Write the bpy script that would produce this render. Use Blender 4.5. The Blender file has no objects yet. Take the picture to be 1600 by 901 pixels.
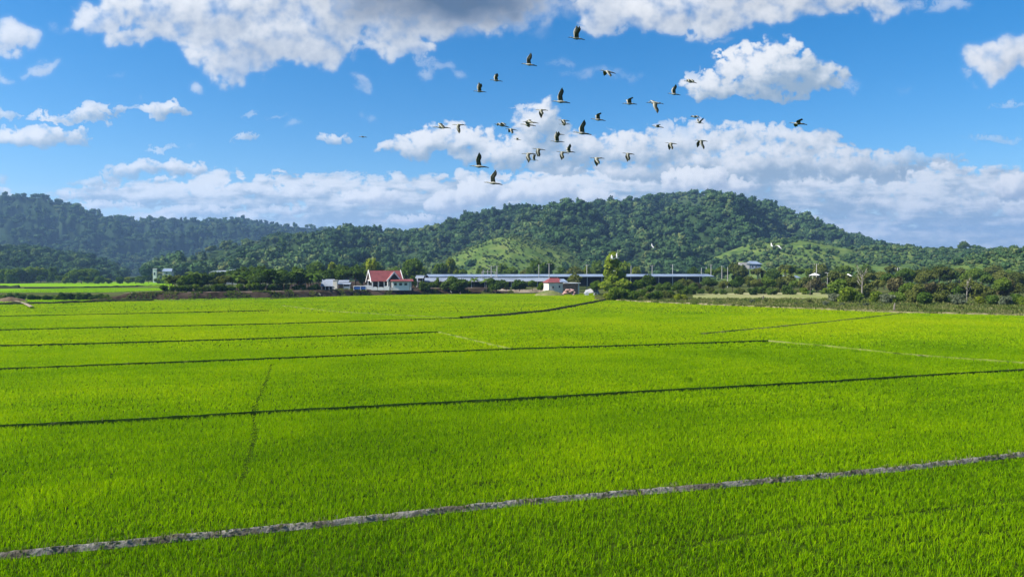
import bpy, bmesh, math, random
import numpy as np
R = math.radians
FOC = 1067.0                      # focal length in photograph pixels (24 mm on a 36 mm wide sensor)
CAM_H = 7.0                       # metres above the rice field
PITCH = math.atan((450.5 - 425.0) / FOC)
SUN_AZ, SUN_EL = R(-108.0), R(43.0)   # azimuth from the view direction (+Y), clockwise; left and a little behind the camera

def pix_dir(px, py):
    """world direction of a sight line (photograph survey coordinates)"""
    x = (px - 800.0) / FOC; y = -(py - 450.5) / FOC
    cp, sp = math.cos(-PITCH), math.sin(-PITCH)
    return np.array([x + 0 * y, cp * 1.0 - sp * y, sp * 1.0 + cp * y])
def ground(px, py, z=0.0):
    d = pix_dir(px, py); t = (z - CAM_H) / d[2]
    return (d[0] * t, d[1] * t, z)
def at_dist(px, py, Y):
    """the point on the sight line that lies Y metres ahead"""
    d = pix_dir(px, py); t = Y / d[1]
    return (d[0] * t, Y, CAM_H + d[2] * t)

# ------------------------------------------------------------------ noise
def _hash(ix, iy, seed):
    h = (ix.astype(np.int64) * 374761393 + iy.astype(np.int64) * 668265263 + seed * 974711) & 0xFFFFFFFF
    h = ((h ^ (h >> 13)) * 1274126177) & 0xFFFFFFFF
    h = (h ^ (h >> 16)) & 0xFFFF
    return h.astype(np.float32) * (2 * math.pi / 65536.0)
def perlin(x, y, seed=0):
    x = np.asarray(x, np.float32); y = np.asarray(y, np.float32)
    xi = np.floor(x); yi = np.floor(y); fx = x - xi; fy = y - yi
    xi = xi.astype(np.int32); yi = yi.astype(np.int32)
    u = fx * fx * fx * (fx * (fx * 6 - 15) + 10); v = fy * fy * fy * (fy * (fy * 6 - 15) + 10)
    def g(dx, dy):
        a = _hash(xi + dx, yi + dy, seed)
        return np.cos(a) * (fx - dx) + np.sin(a) * (fy - dy)
    a = g(0, 0); b = g(1, 0); c = g(0, 1); d = g(1, 1)
    return 1.5 * ((a + (b - a) * u) + ((c + (d - c) * u) - (a + (b - a) * u)) * v)
def fbm(x, y, octv=6, seed=0, gain=0.5, lac=2.03):
    s = 0; amp = 1.0; x = np.asarray(x, np.float32); y = np.asarray(y, np.float32)
    for o in range(octv):
        s = s + amp * perlin(x, y, seed + o * 17); amp *= gain
        x = x * lac + 3.7; y = y * lac + 1.3
    return s
def billow(x, y, octv=5, seed=0, gain=0.5, lac=2.1):
    s = 0; amp = 1.0; n = 0; x = np.asarray(x, np.float32); y = np.asarray(y, np.float32)
    for o in range(octv):
        s = s + amp * (1 - 2 * np.abs(perlin(x, y, seed + o * 31))); n += amp; amp *= gain
        x = x * lac + 5.1; y = y * lac + 2.9
    return s / n
def sstep(a, b, x):
    t = np.clip((x - a) / (b - a), 0, 1); return t * t * (3 - 2 * t)
# ------------------------------------------------------------------ clouds (a map over azimuth and elevation for the sky)
SKY_AZ, SKY_E0, SKY_E1 = 52.0, -2.0, 34.0
SKY_W, SKY_H = 2080, 720
def blur(a, r):
    """three box passes along both axes"""
    for _ in range(3):
        for ax in (0, 1):
            k = max(1, int(r)); p = [(0, 0), (0, 0)]; p[ax] = (k + 1, k)
            c = np.cumsum(np.pad(a, p, mode='edge'), axis=ax, dtype=np.float64)
            n = a.shape[ax]
            hi = np.take(c, range(2 * k + 1, 2 * k + 1 + n), axis=ax); lo = np.take(c, range(0, n), axis=ax)
            a = ((hi - lo) / (2 * k + 1)).astype(np.float32)
    return a
# each cloud: x, y, half width, half height, lift (survey coordinates of the photograph)
HIGH = [(455,197,16,7,.45),(560,188,13,6,.42),(640,90,24,12,.55),(1475,14,34,9,.45),(1130,68,26,8,.42),(180,118,20,6,.36),(880,100,22,7,.36),(1420,150,20,6,.3),(690,108,18,9,.42),(100,40,16,8,.4),(300,228,14,5,.36),(330,4,200,44,1.1),(560,10,200,44,1.1),(365,84,74,36,1),(300,40,80,30,1),(430,60,150,40,1),(205,62,52,20,.9),(150,28,34,30,.75),(600,35,110,34,1),
        (620,76,58,24,.8),(690,12,150,36,1.25),(370,108,30,10,.5),(560,90,18,8,.4),
        (20,58,46,20,.75),(66,110,30,13,.7),(12,125,22,9,.7),(314,141,20,10,.65),(570,134,18,16,.5),(660,104,28,10,.45),(716,118,20,7,.4),
        (1060,14,165,34,1.0),(930,14,44,40,.75),(1250,4,150,30,.95),(1090,42,75,17,.8),(985,40,36,16,.6),(1410,0,50,10,.5),(1500,4,40,10,.5),
        (1570,92,56,28,.95),(1590,66,34,16,.7),(1515,118,16,8,.5),(940,118,70,12,.33),(1335,130,26,12,.42)]
MIDL = [(1205,112,86,48,1.2),(1110,138,52,28,.95),(1270,128,60,34,.95),(1180,95,60,28,.9),(1210,150,60,18,.8),(1090,120,24,18,.6),
        (1580,165,36,10,.5),(1550,215,66,9,.55),
        (8,180,34,14,.75),(110,185,80,15,.8),(165,172,50,15,.8),(252,174,46,17,.95),(60,217,92,19,1.1),(10,212,50,15,.9),
        (384,215,26,11,.7),(392,180,12,10,.5),(430,180,26,7,.5),(526,218,28,14,.75),(256,232,28,8,.65),(212,152,10,5,.3),
        (250,264,90,17,1),(200,272,60,11,.7),(138,288,44,11,.75),(0,284,14,8,.8),(813,170,16,9,.6),
        (650,230,58,25,1.1),(720,222,90,30,1.1),(845,205,36,46,1.15),(810,240,120,30,1.2),(905,235,75,34,1.0),(860,262,90,18,.9),
        (1000,235,90,36,.95),(1060,205,50,28,.6),(1090,225,90,36,.9),(1180,212,90,24,.75),(1040,268,120,26,1.0),
        (1240,225,110,26,.9),(1180,262,160,40,1.1),(1330,262,130,34,.95),(1430,250,90,20,.6),(1580,300,26,30,1.0)]
LOWB = [(1180,330,70,12,.8),(1250,352,110,13,.85),(1380,338,110,13,.9),(1500,350,110,13,.85),(1590,362,70,11,.8),(1330,318,60,10,.8),(1450,300,80,12,.8),(1540,292,70,12,.8),(1300,383,140,9,.75),(1520,376,110,8,.75),(90,352,120,16,.8),(260,350,130,18,.9),(420,350,130,22,1),(560,352,120,22,1),(660,372,120,16,.9),(800,345,150,24,1),(950,335,150,24,1),(1300,365,150,20,.9),(1450,388,170,16,.9),(1570,395,120,14,.9),(30,330,80,16,.8),(160,305,100,18,.9),(240,300,110,24,1),(350,305,150,40,1.15),(500,300,160,34,1.1),(470,278,90,14,.8),(620,318,150,44,1.2),(680,345,120,22,1),
        (720,300,90,34,1.1),(830,300,130,36,1.1),(960,290,130,34,1.1),(1090,290,110,34,1.15),(1200,285,150,44,1.2),(1330,300,180,56,1.25),(1460,310,170,60,1.2),
        (1580,320,120,56,1.1),(1400,365,260,30,1.0),(1560,375,160,26,.9),(560,275,70,10,.6),(300,262,50,8,.5)]
PUFF = [(550,312,26,15,.9),(592,310,36,17,1),(700,318,40,24,1.1),(745,305,36,26,1.1),(780,312,40,16,.9),(850,300,60,24,1.1),(920,310,50,16,.9),
        (1090,282,62,22,1.15),(1060,292,34,14,.9),(1150,292,40,14,.9),(170,322,60,10,.8),(300,330,70,10,.8),(440,330,60,10,.7),(650,345,50,11,.8),
        (1270,288,40,11,.6),(1340,315,40,11,.55),(1380,318,24,9,.55),(1530,318,40,11,.7),(1590,292,36,27,1.1),(1590,332,26,12,.8),(1250,330,34,7,.5),
        (470,300,60,12,.6),(360,296,60,10,.6),(720,345,40,8,.6),(1480,350,60,8,.4)]
DARK = [(720,2,150,42,1.0),(620,-8,130,40,.75),(800,22,36,16,.75),(550,6,100,20,.35),(330,70,40,16,.16),(380,84,70,20,.16),(470,10,100,18,.16),(1200,0,120,16,.2)]
def cloud_map():
    az = (np.arange(SKY_W) + .5) / SKY_W * 2 * SKY_AZ - SKY_AZ
    el = (np.arange(SKY_H) + .5) / SKY_H * (SKY_E1 - SKY_E0) + SKY_E0
    A, E = np.meshgrid(np.radians(az), np.radians(el))
    dx, dy, dz = np.sin(A) * np.cos(E), np.cos(A) * np.cos(E), np.sin(E)
    cp, sp = math.cos(PITCH), math.sin(PITCH)
    f = dy * cp - dz * sp; u = dz * cp + dy * sp
    PX = (800 + FOC * dx / f).astype(np.float32); PY = (450.5 - FOC * u / f).astype(np.float32)
    up = np.clip(425 - PY, 0, None)
    rs = np.random.RandomState(5)
    def index(px, py):
        d = pix_dir(px, py)
        a = math.degrees(math.atan2(d[0], d[1])); e = math.degrees(math.atan2(d[2], math.hypot(d[0], d[1])))
        return (a + SKY_AZ) / (2 * SKY_AZ) * SKY_W, (e - SKY_E0) / (SKY_E1 - SKY_E0) * SKY_H
    def heaps(blobs, X, Y, rad, n_mul, flat=.55, squash=1.0):
        """towers of rounded heads: nearest surface Z, coverage C and height over the base G"""
        Z = np.full(X.shape, -60, np.float32); C = np.full(X.shape, -.8, np.float32); G = np.zeros(X.shape, np.float32); O = np.zeros(X.shape, np.float32)
        for (cx, cy, rx, ry, s) in blobs:
            n = int((10 + 14 * rx / ry) * n_mul)
            for k in range(n):
                a, q = rs.rand() * 6.283, rs.rand() ** .6
                x = cx + rx * .92 * q * math.cos(a); yy = math.sin(a) * q
                y = cy + ry * .85 * (yy * flat if yy > 0 else yy)
                r = ry * s * (rad * (1.15 - .65 * q) * (.55 + .7 * rs.rand()))
                z0 = ry * .9 * math.sqrt(max(0, 1 - q * q)) * s + rs.rand() * .25 * ry
                i, j = index(x, y); m = int(r * 1.8 / squash) + 24
                i0, i1, j0, j1 = max(0, int(i - m * 1.7)), min(SKY_W, int(i + m * 1.7)), max(0, int(j - m * 1.7)), min(SKY_H, int(j + m * 1.7))
                if i1 <= i0 or j1 <= j0: continue
                w = (slice(j0, j1), slice(i0, i1))
                d2 = (((X[w] - x) * squash) ** 2 + (Y[w] - y) ** 2) / (r * r)
                zn = z0 + r * np.sqrt(np.clip(1 - d2, 0, 1)) - np.where(d2 > 1, 60, 0)
                G[w] = np.where(zn > Z[w], np.clip((Y[w] - cy) / ry, -1.2, 1.2), G[w]); Z[w] = np.maximum(Z[w], zn)
                O[w] = np.where(1 - d2 > C[w], min(1, max(.25, 1.5 * s - .22)), O[w]); np.maximum(C[w], 1 - d2, out=C[w])
        return Z, C, blur(G, 3), blur(O, 4)
    def layer(blobs, seed, scale, aspect, warp, rad=.5, n_mul=1., rough=.5, soft=.5, flat=.55, squash=1., cut=.0, fine=.58):
        wx = fbm(PX / scale, PY * aspect / scale, 6, seed, fine) * warp; wy = fbm(PX / scale + 9, PY * aspect / scale + 4, 6, seed + 9, fine) * warp
        Z, C, G, O = heaps(blobs, PX + wx, PY + wy, rad, n_mul, flat, squash)
        n = fbm(PX / (scale * .6), PY * aspect / (scale * .6), 6, seed + 3, fine)
        T = np.clip(C, -1, 1) + rough * n
        a = sstep(cut, cut + soft, T) * O
        return Z, T, a, n, G
    def lambert(Z, a, scales, S=(-.62, .62, .48)):
        lit = 0; wsum = 0
        floor = np.where(a > .02, Z, np.nan)
        Zc = np.clip(Z, 0, None)
        for k, w, amp in scales:
            b = blur(Zc, k)
            gx = (np.roll(b, -2, 1) - np.roll(b, 2, 1)) / 4 * amp * 1.15; gy = (np.roll(b, -2, 0) - np.roll(b, 2, 0)) / 4 * amp * 1.15
            nrm = 1 / np.sqrt(1 + gx * gx + gy * gy)
            lit = lit + w * ((-gx * S[0] - gy * S[1] + S[2]) * nrm); wsum += w
        return .5 + .5 * lit / wsum
    def mix(c0, c1, t):
        t = (.5 + .5 * np.tanh(1.35 * (t - .5)) / np.tanh(1.1))[..., None]; t = np.clip(t, 0, 1.03); return np.asarray(c0, np.float32) * (1 - t) + np.asarray(c1, np.float32) * t
    rgb = np.zeros(PX.shape + (3,), np.float32); alp = np.zeros(PX.shape, np.float32)
    def over(col, a):
        a3 = a[..., None]
        rgb[:] = col * a3 + rgb * (1 - a3); alp[:] = a + alp * (1 - a)
    # clouds round the rest of the visible horizon
    far_low, far_mid, far_high = [], [], []
    for side in (-1, 1):
        for k in range(16): far_low.append((800 + side * (860 + 560 * rs.rand()), 300 + 60 * rs.rand(), 90 + 60 * rs.rand(), 24 + 14 * rs.rand(), 1.))
        for k in range(9): far_mid.append((800 + side * (920 + 450 * rs.rand()), 110 + 150 * rs.rand(), 60 + 50 * rs.rand(), 22 + 16 * rs.rand(), 1.))
    for k in range(10): far_high.append((1900 * rs.rand() - 150, -90 - 150 * rs.rand(), 80 + 100 * rs.rand(), 30 + 25 * rs.rand(), 1.))
    big = fbm(PX / 260, PY / 70, 5, 77)
    # 1 veil low over the hills
    veil = sstep(150, 40, up) * (.60 + .35 * fbm(PX / 190, PY / 20, 6, 91, .55)) * sstep(-60, 300, PX + 1.2 * up)
    over(mix((.46, .55, .68), (.88, .91, .95), .55 + 1.5 * fbm(PX / 150, PY / 12, 5, 93) * .6 + .15 * sstep(900, 200, PX)), np.clip(veil * 1.25, 0, .96))
    # 2 low band
    Z, T, a, n, G = layer(LOWB + far_low, 11, 46, 1.7, 12, .42, 1.5, .60, .8, .8, .72, -.1)
    right = sstep(950, 1250, PX)
    lit = lambert(Z, a, ((2, .9, 1.3), (5, 1.1, 1.5), (11, 1., 1.7), (24, .7, 2.))) + .26 * n + .30 * big + .24 * right * sstep(285, 340, PY) + .05 - .20 * G + .34 * fbm(PX / 70, PY / 12, 6, 107, .55)
    over(mix((.345, .45, .56), (.96, .97, .97), (lit - .44) * 1.7), a * .95)
    # 3 heaps
    Z, T, a, n, G = layer(MIDL + far_mid, 23, 40, 1.25, 10, .52, 1.9, .58, 1.05, .5, .9, -.14)
    grey = sstep(170, 250, PY) * sstep(900, 1150, PX)
    lit = lambert(Z, a, ((2, .9, 1.3), (5, 1.1, 1.5), (12, 1.1, 1.7), (26, .8, 2.))) + .22 * n + .14 * big - .2 * grey + .05 - .26 * G
    over(mix((.335, .44, .545), (1.0, 1.0, .99), (lit - .38) * 1.75), a * .97)
    # 4 bright domes
    Z, T, a, n, G = layer(PUFF, 37, 26, 1.1, 5, .52, 1.8, .32, .5, .5, .95, -.02)
    lit = lambert(Z, a, ((2, 1., 1.3), (5, 1.2, 1.5), (11, 1., 1.7))) + .20 * n + .11 - .18 * G
    over(mix((.42, .50, .62), (1.04, 1.04, 1.03), (lit - .34) * 1.7), a * .97)
    # 5 high ragged cloud seen from below
    Z, T, a, n, G = layer(HIGH + far_high, 41, 60, 1.1, 18, .62, 2.8, .72, 1.55, 1.0, .9, -.34, .57)
    a = .55 * a + .45 * blur(a, 2)
    D = np.zeros_like(PX); Xw = PX + 16 * fbm(PX / 70, PY / 40, 5, 61); Yw = PY + 9 * fbm(PX / 70, PY / 40, 5, 62)
    for (cx, cy, rx, ry, s) in DARK: D = np.maximum(D, s * np.exp(-1.0 * (((Xw - cx) / rx) ** 2 + ((Yw - cy) / ry) ** 2) ** 1.2))
    thick = blur(np.clip(T, 0, 1.2) * a, 9)
    lit = .82 + .26 * n + .9 * (lambert(Z, a, ((3, .7, 1.2), (7, 1., 1.3), (16, 1., 1.5), (34, .8, 1.8))) - .62) - .40 * thick + .1 * big
    col = mix((.42, .48, .57), (1.02, 1.02, 1.02), (lit - .12) * 1.2)
    D3 = np.clip(D * 1.1 - .05, 0, 1)[..., None]
    col = col * (1 - D3) + np.array((.095, .145, .23), np.float32) * D3
    over(col, np.maximum(a, sstep(.02, .75, D - .22 * n) * .96 * sstep(.3, .6, D + .3)))
    alp = np.clip(alp, 0, 1)
    rgb = rgb / np.maximum(alp, 1e-3)[..., None]
    return PX, PY, rgb, alp
# ------------------------------------------------------------------ scene, camera, light
scene = bpy.context.scene
COL = scene.collection
EXPO = 1.08
GAIN = 2.0 ** EXPO
BG = 0.062
def setup_world():
    w = bpy.data.worlds.new("World"); scene.world = w; w.use_nodes = True
    nt = w.node_tree; N = nt.nodes; L = nt.links; N.clear()
    out = N.new('ShaderNodeOutputWorld'); bg = N.new('ShaderNodeBackground'); bg.inputs[1].default_value = BG
    sky = N.new('ShaderNodeTexSky'); sky.sky_type = 'NISHITA'; sky.sun_disc = False
    sky.sun_elevation = SUN_EL; sky.sun_rotation = SUN_AZ % (2 * math.pi)
    sky.altitude = 300; sky.air_density = 1.0; sky.dust_density = .25; sky.ozone_density = 3.0
    hs = N.new('ShaderNodeHueSaturation'); hs.inputs['Saturation'].default_value = SKY_SAT; hs.inputs['Value'].default_value = SKY_VAL; hs.inputs['Hue'].default_value = SKY_HUE
    L.new(sky.outputs[0], hs.inputs['Color'])
    PX, PY, rgb, alp = cloud_map()
    img = bpy.data.images.new('cloud_map', SKY_W, SKY_H, alpha=True, float_buffer=True)
    img.colorspace_settings.name = 'Non-Color'; img.alpha_mode = 'CHANNEL_PACKED'
    buf = np.concatenate([rgb / (BG * GAIN), alp[..., None]], axis=2).astype(np.float32)
    img.pixels.foreach_set(buf.ravel()); img.update()
    tc = N.new('ShaderNodeTexCoord'); sep = N.new('ShaderNodeSeparateXYZ'); L.new(tc.outputs['Generated'], sep.inputs[0])
    def m(op, a, b=None, c=None):
        n = N.new('ShaderNodeMath'); n.operation = op
        for i, v in enumerate((a, b, c)):
            if v is None: continue
            if isinstance(v, (int, float)): n.inputs[i].default_value = v
            else: L.new(v, n.inputs[i])
        return n.outputs[0]
    az = m('ARCTAN2', sep.outputs[0], sep.outputs[1]); el = m('ARCSINE', sep.outputs[2])
    # clouds behind the viewer repeat the mapped quarter of the sky
    az4 = m('PINGPONG', m('ADD', az, R(SKY_AZ)), R(2 * SKY_AZ))
    u = m('DIVIDE', az4, R(2 * SKY_AZ)); v = m('DIVIDE', m('SUBTRACT', el, R(SKY_E0)), R(SKY_E1 - SKY_E0))
    cmb = N.new('ShaderNodeCombineXYZ'); L.new(u, cmb.inputs[0]); L.new(v, cmb.inputs[1])
    tex = N.new('ShaderNodeTexImage'); tex.image = img; tex.extension = 'EXTEND'; tex.interpolation = 'Linear'; L.new(cmb.outputs[0], tex.inputs[0])
    keep = m('MULTIPLY', tex.outputs['Alpha'], m('SUBTRACT', 1.0, m('SMOOTH_MAX', m('MULTIPLY', m('SUBTRACT', el, R(31)), 12.0), 0.0, .1)))
    keep = m('MAXIMUM', m('MINIMUM', keep, 1.0), 0.0)
    mix = N.new('ShaderNodeMix'); mix.data_type = 'RGBA'
    L.new(keep, mix.inputs[0]); L.new(hs.outputs[0], mix.inputs[6]); L.new(tex.outputs['Color'], mix.inputs[7])
    L.new(mix.outputs[2], bg.inputs[0]); L.new(bg.outputs[0], out.inputs[0])
def setup_view():
    cam = bpy.data.cameras.new('camera'); co = bpy.data.objects.new('camera', cam); COL.objects.link(co)
    cam.sensor_width = 36; cam.lens = 36 * FOC / 1600; cam.clip_start = .1; cam.clip_end = 20000
    co.location = (0, 0, CAM_H); co.rotation_euler = (math.pi / 2 - PITCH, 0, 0); scene.camera = co
    s = bpy.data.lights.new('sun', 'SUN'); s.energy = SUN_E; s.angle = R(.5); s.color = (1, .95, .86)
    so = bpy.data.objects.new('sun', s); COL.objects.link(so)
    from mathutils import Vector
    d = Vector((math.sin(SUN_AZ) * math.cos(SUN_EL), math.cos(SUN_AZ) * math.cos(SUN_EL), math.sin(SUN_EL)))
    so.rotation_euler = (-d).to_track_quat('-Z', 'Y').to_euler(); so.location = (-200, -50, 200)
    v = scene.view_settings; scene.display_settings.display_device = 'sRGB'
    v.view_transform = 'Standard'; v.look = 'None'; v.exposure = EXPO; v.gamma = 1; v.use_curve_mapping = False
    c = scene.cycles; c.max_bounces = 5; c.diffuse_bounces = 2; c.glossy_bounces = 1; c.transmission_bounces = 3; c.volume_bounces = 0; c.transparent_max_bounces = 8
    c.use_denoising = True; c.caustics_reflective = False; c.caustics_refractive = False; c.sample_clamp_indirect = 4
    scene.render.use_persistent_data = False
SUN_E = 5.0; SKY_SAT = 1.48; SKY_VAL = 1.16; SKY_HUE = .5

# ------------------------------------------------------------------ objects
def tag(o, label=None, cat=None, group=None, kind=None):
    for k, v in (('label', label), ('category', cat), ('group', group), ('kind', kind)):
        if v: o[k] = v
    return o
def empty(name, loc=(0, 0, 0), rz=0, sc=1):
    o = bpy.data.objects.new(name, None); COL.objects.link(o); o.location = loc; o.rotation_euler = (0, 0, rz); o.scale = (sc, sc, sc); o.empty_display_size = .3
    return o
def link(name, me, parent=None, loc=None, rz=None):
    o = bpy.data.objects.new(name, me); COL.objects.link(o)
    if parent: o.parent = parent; KIDS.setdefault(parent.name, []).append(o)
    if loc is not None: o.location = loc
    if rz is not None: o.rotation_euler = (0, 0, rz)
    return o
def mesh_np(name, V, F, mat=None, attrs=None, smooth=False, mats=None, midx=None):
    """mesh from arrays; F is one array of equal-sized faces or a list of such arrays"""
    V = np.asarray(V, np.float32)
    Fs = [np.asarray(f, np.int32) for f in (F if isinstance(F, list) and isinstance(F[0], np.ndarray) else [F]) if len(f)]
    me = bpy.data.meshes.new(name); me.vertices.add(len(V)); me.vertices.foreach_set('co', V.ravel())
    nl = sum(f.size for f in Fs); nf = sum(len(f) for f in Fs)
    me.loops.add(nl); me.loops.foreach_set('vertex_index', np.concatenate([f.ravel() for f in Fs]))
    me.polygons.add(nf); st = []; o = 0
    for f in Fs:
        st.append(o + np.arange(len(f), dtype=np.int32) * f.shape[1]); o += f.size
    me.polygons.foreach_set('loop_start', np.concatenate(st))
    if smooth: me.polygons.foreach_set('use_smooth', np.ones(nf, bool))
    for k, a in (attrs or {}).items():
        at = me.attributes.new(k, 'FLOAT', 'POINT'); at.data.foreach_set('value', np.asarray(a, np.float32))
    for mm in (mats or ([mat] if mat else [])): me.materials.append(mm)
    if midx is not None: me.polygons.foreach_set('material_index', np.asarray(midx, np.int32))
    me.update(calc_edges=True)
    return me
class MB:
    """collects boxes, slabs, prisms and tubes into one mesh"""
    def __init__(s): s.v = []; s.f = []
    def add(s, v, f):
        b = len(s.v); s.v += [tuple(p) for p in v]; s.f += [tuple(i + b for i in q) for q in f]; return s
    def box(s, x0, x1, y0, y1, z0, z1):
        return s.add([(x0,y0,z0),(x1,y0,z0),(x1,y1,z0),(x0,y1,z0),(x0,y0,z1),(x1,y0,z1),(x1,y1,z1),(x0,y1,z1)],
                     [(0,3,2,1),(4,5,6,7),(0,1,5,4),(1,2,6,5),(2,3,7,6),(3,0,4,7)])
    def slab(s, quad, t):
        """a plate t thick below the given four corners"""
        from mathutils import Vector
        q = [Vector(p) for p in quad]; n = (q[1] - q[0]).cross(q[3] - q[0]).normalized()
        if n.z < 0: n = -n; q = q[::-1]
        lo = [p - n * t for p in q]
        return s.add([tuple(p) for p in lo + q], [(0,3,2,1),(4,5,6,7),(0,1,5,4),(1,2,6,5),(2,3,7,6),(3,0,4,7)])
    def extr(s, prof, axis, a, b):
        """a closed outline pushed along an axis: 'x' outline in (y,z), 'y' outline in (x,z), 'z' outline in (x,y)"""
        n = len(prof)
        def p(u, v, w): return {'x': (w, u, v), 'y': (u, w, v), 'z': (u, v, w)}[axis]
        v = [p(u, w, a) for u, w in prof] + [p(u, w, b) for u, w in prof]
        return s.add(v, [tuple(range(n))[::-1], tuple(range(n, 2 * n))] + [(i, (i + 1) % n, n + (i + 1) % n, n + i) for i in range(n)])
    def tube(s, pts, rad, n=7):
        from mathutils import Vector
        P = [Vector(p) for p in pts]; rr = rad if isinstance(rad, (list, tuple)) else [rad] * len(P); v = []; f = []
        for i, p in enumerate(P):
            d = (P[min(i + 1, len(P) - 1)] - P[max(i - 1, 0)]).normalized()
            a = d.orthogonal().normalized() if i == 0 else (a - d * a.dot(d)).normalized()
            b = d.cross(a)
            for k in range(n):
                t = 6.28318 * k / n; v.append(tuple(p + (a * math.cos(t) + b * math.sin(t)) * rr[i]))
        for i in range(len(P) - 1):
            for k in range(n): f.append((i*n+k, i*n+(k+1) % n, (i+1)*n+(k+1) % n, (i+1)*n+k))
        f.append(tuple(range(n))[::-1]); f.append(tuple(range((len(P)-1)*n, len(P)*n)))
        return s.add(v, f)
    def mesh(s, name, mat, smooth=False):
        me = bpy.data.meshes.new(name); me.from_pydata(s.v, [], s.f); me.materials.append(mat)
        bm = bmesh.new(); bm.from_mesh(me); bmesh.ops.recalc_face_normals(bm, faces=bm.faces); bm.to_mesh(me); bm.free()
        if smooth: me.polygons.foreach_set('use_smooth', [True] * len(me.polygons))
        me.update(); return me
    def build(s, name, mat, parent=None, loc=None, rz=None, smooth=False): return link(name, s.mesh(name, mat, smooth), parent, loc, rz)
def copy_tree(o, parent=None):
    c = o.copy(); COL.objects.link(c)
    if parent: c.parent = parent
    for ch in KIDS.get(o.name, ()): copy_tree(ch, c)
    return c
KIDS = {}

# ------------------------------------------------------------------ materials
def new_mat(name):
    m = bpy.data.materials.new(name); m.use_nodes = True; nt = m.node_tree; nt.nodes.clear()
    out = nt.nodes.new('ShaderNodeOutputMaterial'); return m, nt, out
def ramp(nt, fac, stops):
    n = nt.nodes.new('ShaderNodeValToRGB'); e = n.color_ramp.elements
    while len(e) < len(stops): e.new(.5)
    for k, (p, c) in zip(e, stops): k.position = p; k.color = (*c, 1)
    nt.links.new(fac, n.inputs[0]); return n.outputs[0]
def noise(nt, scale, detail=4, rough=.55, obj=False, vec=None, stretch=None):
    tc = nt.nodes.new('ShaderNodeNewGeometry') if not obj else nt.nodes.new('ShaderNodeTexCoord')
    src = tc.outputs['Position'] if not obj else tc.outputs['Object']
    if stretch:
        mp = nt.nodes.new('ShaderNodeMapping'); mp.inputs['Scale'].default_value = stretch; nt.links.new(src, mp.inputs[0]); src = mp.outputs[0]
    n = nt.nodes.new('ShaderNodeTexNoise'); n.inputs['Scale'].default_value = scale; n.inputs['Detail'].default_value = detail; n.inputs['Roughness'].default_value = rough
    nt.links.new(src, n.inputs['Vector']); return n.outputs[0]
def math_n(nt, op, a, b):
    n = nt.nodes.new('ShaderNodeMath'); n.operation = op
    for i, v in enumerate((a, b)):
        if isinstance(v, (int, float)): n.inputs[i].default_value = v
        else: nt.links.new(v, n.inputs[i])
    return n.outputs[0]
def attr(nt, name):
    n = nt.nodes.new('ShaderNodeAttribute'); n.attribute_name = name; return n.outputs['Fac']
def leaf_mat(name, stops, trans=.35, rand=.5, leafw=.35, nscale=.02, tr_gain=(1.1, 1.25, .6), tintw=.6):
    """leaves: colour by tree, by leaf and by a slow drift over the ground; light passes through"""
    m, nt, out = new_mat(name)
    oi = nt.nodes.new('ShaderNodeObjectInfo')
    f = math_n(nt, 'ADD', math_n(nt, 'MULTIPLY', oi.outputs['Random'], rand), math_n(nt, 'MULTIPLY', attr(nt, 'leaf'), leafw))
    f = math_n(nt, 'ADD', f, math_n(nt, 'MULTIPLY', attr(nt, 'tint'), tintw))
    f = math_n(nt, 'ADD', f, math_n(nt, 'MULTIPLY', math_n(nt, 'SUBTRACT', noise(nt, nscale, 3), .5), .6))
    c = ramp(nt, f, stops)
    d = nt.nodes.new('ShaderNodeBsdfDiffuse'); nt.links.new(c, d.inputs[0])
    t = nt.nodes.new('ShaderNodeBsdfTranslucent')
    mm = nt.nodes.new('ShaderNodeMix'); mm.data_type = 'RGBA'; mm.blend_type = 'MULTIPLY'; mm.inputs[0].default_value = 1; mm.inputs[7].default_value = (*tr_gain, 1)
    nt.links.new(c, mm.inputs[6]); nt.links.new(mm.outputs[2], t.inputs[0])
    x = nt.nodes.new('ShaderNodeMixShader'); x.inputs[0].default_value = trans
    nt.links.new(d.outputs[0], x.inputs[1]); nt.links.new(t.outputs[0], x.inputs[2]); nt.links.new(x.outputs[0], out.inputs[0])
    return m
def surf_mat(name, stops, scale=1.0, rough=.8, detail=5, bump=0, bscale=None, metal=0, spec=.3, obj=False, stretch=None, wave=None):
    m, nt, out = new_mat(name)
    b = nt.nodes.new('ShaderNodeBsdfPrincipled'); b.inputs['Roughness'].default_value = rough; b.inputs['Metallic'].default_value = metal; b.inputs['Specular IOR Level'].default_value = spec
    n = noise(nt, scale, detail, .6, obj, stretch=stretch)
    nt.links.new(ramp(nt, n, stops), b.inputs[0])
    h = None
    if wave:
        tc = nt.nodes.new('ShaderNodeTexCoord'); w = nt.nodes.new('ShaderNodeTexWave'); w.inputs['Scale'].default_value = wave; w.bands_direction = 'X'
        nt.links.new(tc.outputs['Object'], w.inputs[0]); h = w.outputs['Fac']
    elif bump: h = noise(nt, bscale or scale * 3, 5, .6, obj)
    if h is not None:
        bp = nt.nodes.new('ShaderNodeBump'); bp.inputs['Strength'].default_value = bump or .4; bp.inputs['Distance'].default_value = .05 if wave else .15
        nt.links.new(h, bp.inputs['Height']); nt.links.new(bp.outputs[0], b.inputs['Normal'])
    nt.links.new(b.outputs[0], out.inputs[0]); return m
def flat(c, v=.12):
    return [(.25, tuple(x * (1 - v) for x in c)), (.75, tuple(x * (1 + v) for x in c))]
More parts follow.
